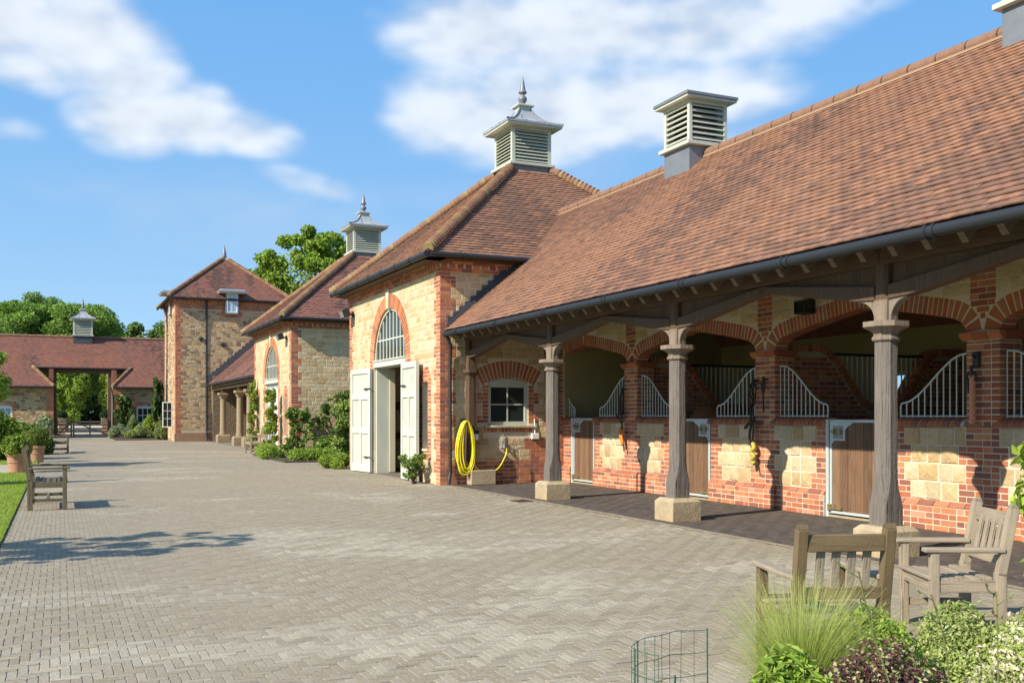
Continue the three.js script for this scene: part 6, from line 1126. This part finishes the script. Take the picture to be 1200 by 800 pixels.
// climbers and bed by the farther pavilion
const column = (label, [x, z], w, h, seed, cols) => { const L = [], R = rng(seed); for (let i = 0; i < 46; i++) { const t = R(), a = R() * 6.28, q = Math.sqrt(R()) * w * (0.62 - 0.28 * t); L.push([Math.cos(a) * q, 0.15 + t * (h - 0.25), Math.sin(a) * q, w * (0.14 + 0.22 * R() * R()), 0.07 + 0.12 * R(), w * (0.14 + 0.22 * R() * R())]); } return shrub('column_climber', label, [x, z], L, 4600, 0.046, cols, seed, { flat: 0.4, inner: 0.1 }); };
column('tall climber on a post left of the closed arched doors', [6.5, -37.6], 0.36, 2.75, 131, GREEN.lime);
column('tall climber covering the right of the closed arched doors', [6.3, -33.2], 0.42, 2.25, 133, GREEN.lime);
const ramble = (spots, k, seed) => { const R = rng(seed), L = []; for (let i = 0; i < k; i++) { const s = Math.floor(R() * (spots.length - 1)), t = R(), a = spots[s], b = spots[s + 1]; L.push([lerp(a[0], b[0], t) + (R() - 0.5) * 0.34, lerp(a[1], b[1], t) + (R() - 0.5) * 0.34, (R() - 0.5) * 0.2, 0.05 + 0.13 * R(), 0.04 + 0.10 * R(), 0.07]); } return L; };
shrub('wall_rose', 'loose rose climbing the stone wall beside the open white door', [8.1, -31.45], ramble([[-0.7, 0.7], [-0.5, 1.5], [-0.1, 1.8], [0.3, 2.0], [0.55, 1.5], [0.1, 1.1], [0.7, 1.2], [0.8, 1.9], [0.9, 0.8]], 60, 5), 2600, 0.055, [...GREEN.mid, ...GREEN.mid, ...GREEN.lime], 137, { flat: 0.5, inner: 0.1, stems: 14 });
shrub('rose_bush', 'rambling rose against the quoins at the corner of the farther pavilion', [6.75, -31.35], ramble([[-0.35, 0.2], [-0.1, 0.7], [0.1, 1.2], [-0.15, 1.5], [0.35, 1.35], [0.45, 0.8], [0.1, 0.4]], 64, 11), 2800, 0.055, [...GREEN.mid, ...GREEN.bright], 135, { flat: 0.4, inner: 0.1 });
shrub('climbing_rose', 'yellow green rose with white blooms beside the open left door', [7.05, -26.6], ramble([[0, 0.3], [-0.15, 0.8], [0.1, 1.2], [-0.1, 1.6], [0.25, 1.4], [0.0, 0.9]], 70, 7).map((l) => [l[0], l[1], l[2] * 2.2, l[3] * 1.2, l[4] * 1.2, 0.16]), 4400, 0.05, [...GREEN.lime, ...GREEN.lime, ...GREEN.mid, [.6, .58, .42]], 139, { flat: 0.4, inner: 0.1 });
shrub('dark_peony', 'dark green leafy plant under the wall rose', [7.35, -29.8], mound(0.66, 0.85, 0.5, 46, 18).map((l) => [l[0], l[1], l[2], l[3] * 0.55, l[4] * 0.55, l[5] * 0.55]), 5600, 0.055, [...GREEN.mid, ...GREEN.bright], 141, { inner: 0.1 });
shrub('low_hedge', 'low bright green hedge edging the bed by the bench', [6.05, -32.2], [-5, -4, -3, -2, -1, 0, 1, 2, 3, 4].map((i) => [0.05 * i * -1, 0.2, i * 0.32, 0.38, 0.24, 0.3]), 9000, 0.035, GREEN.bright, 143, { inner: 0.6 });
shrub('low_hedge', 'short bright green hedge across the front of the farther bed', [7.1, -28.9], [-4, -3, -2, -1, 0, 1, 2].map((i) => [i * 0.22, 0.18, 0, 0.25, 0.22, 0.3]), 7000, 0.032, GREEN.bright, 145, { inner: 0.6 });
shrub('low_mound', 'low bright green mound on the paving beside the open left door', [6.35, -24.95], mound(0.52, 0.42, 0.5, 14, 19), 7000, 0.028, GREEN.bright, 147);
{ const b = thing('pavilion_bed', 'soil bed in front of the farther pavilion', 'flower bed', [6.9, 0, -31]); own(b, 'soil', [box(-1.1, 3, -0.02, 0.05, -0.7, 2.6, 0.02), box(-1.0, -0.24, -0.02, 0.048, -3.2, -0.7, 0.02)], M.soil); }
shrub('rose_bush', 'small rose bush at the foot of the pavilion beside the slit window', [6.36, -18.75], [[-0.05, 0.2, 0, 0.17, 0.12, 0.17], [-0.16, 0.40, 0.1, 0.15, 0.10, 0.15], [0.12, 0.36, -0.12, 0.15, 0.12, 0.16], [0.0, 0.50, 0.15, 0.12, 0.08, 0.14], [-0.22, 0.52, 0, 0.09, 0.07, 0.1], [0.16, 0.54, 0.1, 0.1, 0.06, 0.1]], 620, 0.042, [...GREEN.mid, ...GREEN.lime], 149, { stems: 9, inner: 0.1 });

// ---------------------------------------------------------------- front right: bed, feather grass, shrubs, wire guard
{ const b = thing('planting_bed', 'dark soil bed under the plants in the right foreground', 'flower bed', [3.4, 0, -3.0]); own(b, 'soil', [prism([[-1.15, -1.2], [1.6, -1.2], [1.75, 0.25], [0.9, 0.72], [0.25, 0.55], [-0.75, 0.85], [-1.15, 0.2]], 0.05, 0.01).rotateX(-Math.PI / 2)], M.soil); }
function grassTuft(name, label, [x, z], n, h, spread, seed, cols, o = {}) {
  const t = thing(name, label, 'ornamental grass', [x, 0, z]), R = rng(seed), P = [], C = [];
  for (let i = 0; i < n; i++) {
    const a = R() * 6.283, r0 = R() * 0.07, len = h * (0.45 + 0.65 * R()), out = spread * (0.15 + R() * 0.95), w = (o.w ?? 0.0013) * (0.7 + R() * 0.6), ca = Math.cos(a), sa = Math.sin(a), c = cols[Math.floor(R() * cols.length)], tw = R() * 3.14, px = Math.cos(tw) * w, pz = Math.sin(tw) * w;
    const pt = (s) => [ca * (r0 + out * Math.pow(s, 1.9)) + (o.wind ?? 0) * s * s, len * (s - 0.30 * (out / h) * s * s * s), sa * (r0 + out * Math.pow(s, 1.9))];
    const K = 6; for (let k = 0; k < K; k++) { const p = pt(k / K), q = pt((k + 1) / K), w0 = 1 - 0.8 * k / K, w1 = 1 - 0.8 * (k + 1) / K, m0 = k / K, m1 = (k + 1) / K, tip = o.tip ?? c; const A = [p[0] - px * w0, p[1], p[2] - pz * w0], B = [p[0] + px * w0, p[1], p[2] + pz * w0], D = [q[0] + px * w1, q[1], q[2] + pz * w1], E = [q[0] - px * w1, q[1], q[2] - pz * w1]; for (const [v, m] of [[A, m0], [B, m0], [D, m1], [A, m0], [D, m1], [E, m1]]) { P.push(...v); const mm = smooth(0.45, 1, m); C.push(lerp(c[0], tip[0], mm), lerp(c[1], tip[1], mm), lerp(c[2], tip[2], mm)); } }
  }
  const g = new THREE.BufferGeometry(); g.setAttribute('position', new THREE.BufferAttribute(new Float32Array(P), 3)); g.setAttribute('color', new THREE.BufferAttribute(new Float32Array(C), 3)); g.computeVertexNormals();
  own(t, 'blades', g, LM); return t;
}
const STIPA = [[.25, .36, .025], [.32, .42, .035], [.19, .30, .02], [.38, .44, .06]];
grassTuft('feather_grass', 'large feathery yellow green grass tuft behind the wire guard', [2.74, -3.22], 2600, 0.69, 0.33, 201, STIPA, { tip: [.46, .50, .16] });
grassTuft('feather_grass', 'smaller feathery grass tuft in front of the turned away armchair', [3.0, -3.42], 700, 0.62, 0.34, 203, STIPA, { tip: [.47, .46, .20], wind: 0.1 });
shrub('leafy_perennial', 'bright green strappy plant at the foot of the feather grass', [2.40, -2.86], mound(0.24, 0.54, 0.2, 18, 21), 3600, 0.022, GREEN.bright, 205, { long: 3.2, up: 0.6 });
shrub('green_shrub', 'low yellow green bush behind the purple leaved plant', [3.14, -3.30], mound(0.33, 0.54, 0.28, 22, 22), 19000, 0.013, [...GREEN.lime, ...GREEN.bright], 207, { long: 1.9 });
shrub('purple_heuchera', 'purple leaved plant flecked with cream in the front of the bed', [2.68, -2.74], mound(0.36, 0.56, 0.24, 26, 23), 15000, 0.0125, [[.12, .03, .045], [.18, .05, .06], [.08, .025, .035], [.40, .42, .18], [.46, .44, .22], [.2, .1, .08]], 209, { long: 1.4 });
shrub('variegated_shrub', 'large cream and green variegated shrub in the bottom right corner', [4.06, -2.93], mound(0.66, 0.53, 0.44, 36, 24), 62000, 0.0125, [[.52, .52, .26], [.60, .58, .34], [.66, .62, .44], [.30, .38, .08], [.24, .33, .06], [.36, .42, .1], [.70, .60, .46]], 211, { long: 1.9 });
shrub('variegated_shrub', 'lower green edged variegated shrub beside the pale armchair', [3.92, -3.36], mound(0.46, 0.44, 0.34, 24, 25), 34000, 0.0125, [[.30, .38, .10], [.38, .44, .14], [.26, .34, .07], [.48, .50, .22]], 213, { long: 1.9 });
{ // tall thin flower stalks
  const stalks = [['left tall thin flower stalk in front of the feather grass', [2.42, -2.42], [[0, 0, 0], [0.03, 0.35, 0.02], [-0.07, 0.68, 0.0], [-0.14, 0.86, 0.02]]], ['thin flower stalk leaning left at the middle of the bed', [2.78, -2.45], [[0, 0, 0], [-0.05, 0.4, 0.0], [-0.10, 0.6, 0.02], [-0.17, 0.76, 0.03]]], ['upright thin green stalk before the turned away armchair', [2.98, -2.46], [[0, 0, 0], [-0.01, 0.4, 0.0], [-0.015, 0.6, 0.0], [-0.02, 0.74, 0.0]]]];
  const gm = shiny({ color: rgb(.15, .17, .05), roughness: 0.7 }); let k = 0;
  for (const [l, [x, z], pts] of stalks) {
    const s = thing('flower_stalk', l, 'flower stalk', [x, 0, z]), R = rng(300 + k++); own(s, 'stem', tube(pts, 0.0026, 20, 6), gm);
    const c = new THREE.CatmullRomCurve3(pts.map((p) => new THREE.Vector3(...p)));
    for (let i = 0; i < 5; i++) { const p = c.getPoint(0.62 + i * 0.085), sd = i % 2 ? 1 : -1, a = 0.5 + R() * 0.5, e = [p.x + sd * 0.075 * a, p.y + 0.055 * a, p.z + (R() - 0.5) * 0.05]; own(s, 'leaf', tube([p.toArray(), [lerp(p.x, e[0], 0.5), lerp(p.y, e[1], 0.35), p.z], e], 0.0019, 8, 5), gm); own(s, 'bud', rod([e[0] - sd * 0.012, e[1] - 0.012, e[2]], e, 0.0032, 5), gm); }
  }
}
{ // half round guard of green welded mesh
  const g = thing('wire_guard', 'half round guard of green wire mesh standing on the paving', 'wire guard', [2.33, 0, -3.55]), top = 0.42;
  const c = new THREE.CatmullRomCurve3([[2.12, 3.30], [2.09, 3.44], [2.17, 3.54], [2.30, 3.60], [2.42, 3.63], [2.58, 3.62]].map(([x, d]) => new THREE.Vector3(x - 2.33, 0, -d + 3.55)));
  for (let k = 0; k < 5; k++) { const y = top - 0.004 - k * 0.098, p = c.getPoints(24).map((v, i) => [v.x, y - 0.003 * Math.sin(i * 0.9 + k), v.z]); own(g, 'hoop_wire', tube(p, 0.0015, 60, 5), M.greenWire); }
  for (let i = 0; i <= 12; i++) { const v = c.getPoint(i / 12); own(g, 'upright_wire', rod([v.x, 0, v.z], [v.x + 0.004 * Math.sin(i * 2), top, v.z], [2, 5, 12].includes(i) ? 0.0034 : 0.0013, 5), M.greenWire); }
  own(g, 'stake', rod([0.02, 0, 0.02], [0.02, 0.26, 0.02], 0.0045, 6), M.greenWire);
}
shrub('climbing_leaves', 'leafy climber showing at the right edge in front of the nearest pier', [6.74, -5.25], [[0, 1.05, 0, 0.15, 0.12, 0.15], [0.03, 0.85, 0.02, 0.16, 0.12, 0.16], [-0.03, 0.68, 0, 0.15, 0.1, 0.15], [0.1, 0.45, 0, 0.16, 0.14, 0.15], [0.12, 0.2, 0, 0.15, 0.16, 0.15]], 420, 0.06, [...GREEN.lime, ...GREEN.bright], 217, { category: 'climber', stems: 4, inner: 0.1 });
{ const R = rng(500), P = [], C = []; for (let i = 0; i < 520; i++) { const near = R() < 0.6, x = near ? 5.2 + R() * 3.9 : R() * 6.5, d = 3 + Math.pow(R(), 1.3) * 17, a = R() * 3.14, l = 0.012 + R() * 0.035, w = 0.0016, y = 0.008, c = R() < 0.7 ? [.42, .33, .14] : [.16, .11, .05], k = 0.7 + R() * 0.6, dx = Math.cos(a) * l, dz = Math.sin(a) * l, ex = -Math.sin(a) * w, ez = Math.cos(a) * w; P.push(x - dx, y, -d - dz, x + ex, y + 0.002, -d + ez, x + dx, y, -d + dz, x - dx, y, -d - dz, x + dx, y + 0.001, -d + dz, x - ex, y, -d - ez); for (let q = 0; q < 6; q++) C.push(c[0] * k, c[1] * k, c[2] * k); }
  const g = new THREE.BufferGeometry(); g.setAttribute('position', new THREE.BufferAttribute(new Float32Array(P), 3)); g.setAttribute('color', new THREE.BufferAttribute(new Float32Array(C), 3)); g.computeVertexNormals(); g.translate(-3, 0, 25); const m = own(yard, 'straw', g, LM); m.userData.kind = 'stuff'; }
// short blades over the near lawn
{ const R = rng(400), P = [], C = []; for (let i = 0; i < 60000; i++) { const x = -0.57 - Math.pow(R(), 1.3) * 3.2, d = R() < 0.7 ? 9 + R() * 16.7 : 30.8 + R() * 10, a = R() * 6.28, w = 0.004, h = 0.02 + R() * 0.028, lx = (R() - 0.5) * 0.03, lz = (R() - 0.5) * 0.03, v = 0.75 + R() * 0.5, y = 0.015; P.push(x + Math.cos(a) * w, y, -d + Math.sin(a) * w, x - Math.cos(a) * w, y, -d - Math.sin(a) * w, x + lx, y + h, -d + lz); for (let k = 0; k < 3; k++) C.push(.24 * v, .33 * v, .035 * v); }
  const g = new THREE.BufferGeometry(); g.setAttribute('position', new THREE.BufferAttribute(new Float32Array(P), 3)); g.setAttribute('color', new THREE.BufferAttribute(new Float32Array(C), 3)); g.computeVertexNormals(); g.translate(4, 0, 25); const m = own(lawn, 'grass_blades', g, LM); m.userData.kind = 'stuff'; }

// ---------------------------------------------------------------- the horse in the second stable, its quarters towards the door
{
  const H = thing('horse', 'chestnut horse standing in shade inside the second stable behind its half door', 'horse', [10.72, 0, -14.42], null, dirTurn(0.95, 0.3));
  const bones = [[[0, 1.18, -0.62], [0, 1.20, 0.1], 0.31, 0.33], [[0, 1.20, 0.1], [0, 1.16, 0.62], 0.33, 0.28], [[0, 1.32, -0.55], [0, 1.15, -0.78], 0.22, 0.20], [[0, 1.25, 0.6], [0, 1.22, 1.05], 0.23, 0.15], [[0, 1.22, 1.05], [0, 1.02, 1.32], 0.15, 0.12], [[0, 1.02, 1.32], [0, 0.78, 1.5], 0.12, 0.075]];
  for (const s of [-1, 1]) bones.push([[s * 0.17, 1.1, -0.68], [s * 0.18, 0.78, -0.58], 0.19, 0.11], [[s * 0.18, 0.78, -0.58], [s * 0.17, 0.52, -0.82], 0.10, 0.055], [[s * 0.17, 0.52, -0.82], [s * 0.17, 0.1, -0.76], 0.05, 0.04], [[s * 0.17, 0.1, -0.76], [s * 0.17, 0.03, -0.72], 0.045, 0.06], [[s * 0.16, 1.05, 0.5], [s * 0.16, 0.62, 0.5], 0.14, 0.065], [[s * 0.16, 0.62, 0.5], [s * 0.16, 0.12, 0.5], 0.055, 0.04], [[s * 0.16, 0.12, 0.5], [s * 0.16, 0.03, 0.54], 0.045, 0.06], [[s * 0.05, 1.14, 1.2], [s * 0.07, 1.26, 1.16], 0.035, 0.015]);
  const N2 = 72, size = 1.6, mc = new MarchingCubes(N2, M.leather, false, false, 200000), f = mc.field, cy = 0.85, cz = 0.35;
  for (let k = 0; k < N2; k++) for (let j = 0; j < N2; j++) for (let i = 0; i < N2; i++) {
    const p = [(i / N2 * 2 - 1) * size, (j / N2 * 2 - 1) * size + cy, (k / N2 * 2 - 1) * size + cz]; let acc = 0;
    for (const [a, b, ra, rb] of bones) { const d = [b[0] - a[0], b[1] - a[1], b[2] - a[2]], q = [p[0] - a[0], p[1] - a[1], p[2] - a[2]], t = clamp((q[0] * d[0] + q[1] * d[1] + q[2] * d[2]) / (d[0] ** 2 + d[1] ** 2 + d[2] ** 2), 0, 1); acc += Math.exp(-26 * (Math.hypot(q[0] - d[0] * t, q[1] - d[1] * t, q[2] - d[2] * t) - lerp(ra, rb, t))); }
    f[i + j * N2 + k * N2 * N2] = Math.log(acc + 1e-30) / 26;
  }
  mc.isolation = 0; mc.update();
  const g = new THREE.BufferGeometry(), n = mc.count; g.setAttribute('position', new THREE.BufferAttribute(mc.positionArray.slice(0, n * 3), 3)); g.setAttribute('normal', new THREE.BufferAttribute(mc.normalArray.slice(0, n * 3), 3));
  g.scale(size, size, size); g.translate(0, cy, cz); boxUV(g);
  own(H, 'body', clean(g), shiny({ color: rgb(.30, .125, .06), roughness: 0.55, map: T.plaster }));
  const dk = shiny({ color: rgb(.03, .02, .015), roughness: 0.8 });
  for (let i = 0; i < 9; i++) own(H, 'tail_lock', tube([[(i - 4) * 0.012, 1.34, -0.86], [(i - 4) * 0.018, 1.2, -0.98], [(i - 4) * 0.022, 0.85, -0.99], [(i - 4) * 0.016, 0.45 + (i % 3) * 0.05, -0.95]], 0.016, 14, 5), dk);
  for (let i = 0; i < 12; i++) { const t = i / 11; own(H, 'mane_lock', tube([[0.0, lerp(1.48, 1.30, t), lerp(0.62, 1.15, t)], [0.1, lerp(1.42, 1.26, t), lerp(0.64, 1.17, t)], [0.15, lerp(1.22, 1.1, t), lerp(0.68, 1.2, t)]], 0.02, 10, 5), dk); }
}

// ---------------------------------------------------------------- finish
for (const p of allPieces) p.finish();
scene.traverse((o) => { if (o.isMesh) { o.castShadow = true; o.receiveShadow = true; } });
const renderer = new THREE.WebGLRenderer({ antialias: true });
renderer.setSize(1024, 682);
renderer.toneMapping = THREE.LinearToneMapping;
renderer.toneMappingExposure = EXPOSURE;
renderer.shadowMap.enabled = true;
renderer.shadowMap.type = THREE.PCFSoftShadowMap;
renderer.render(scene, camera);
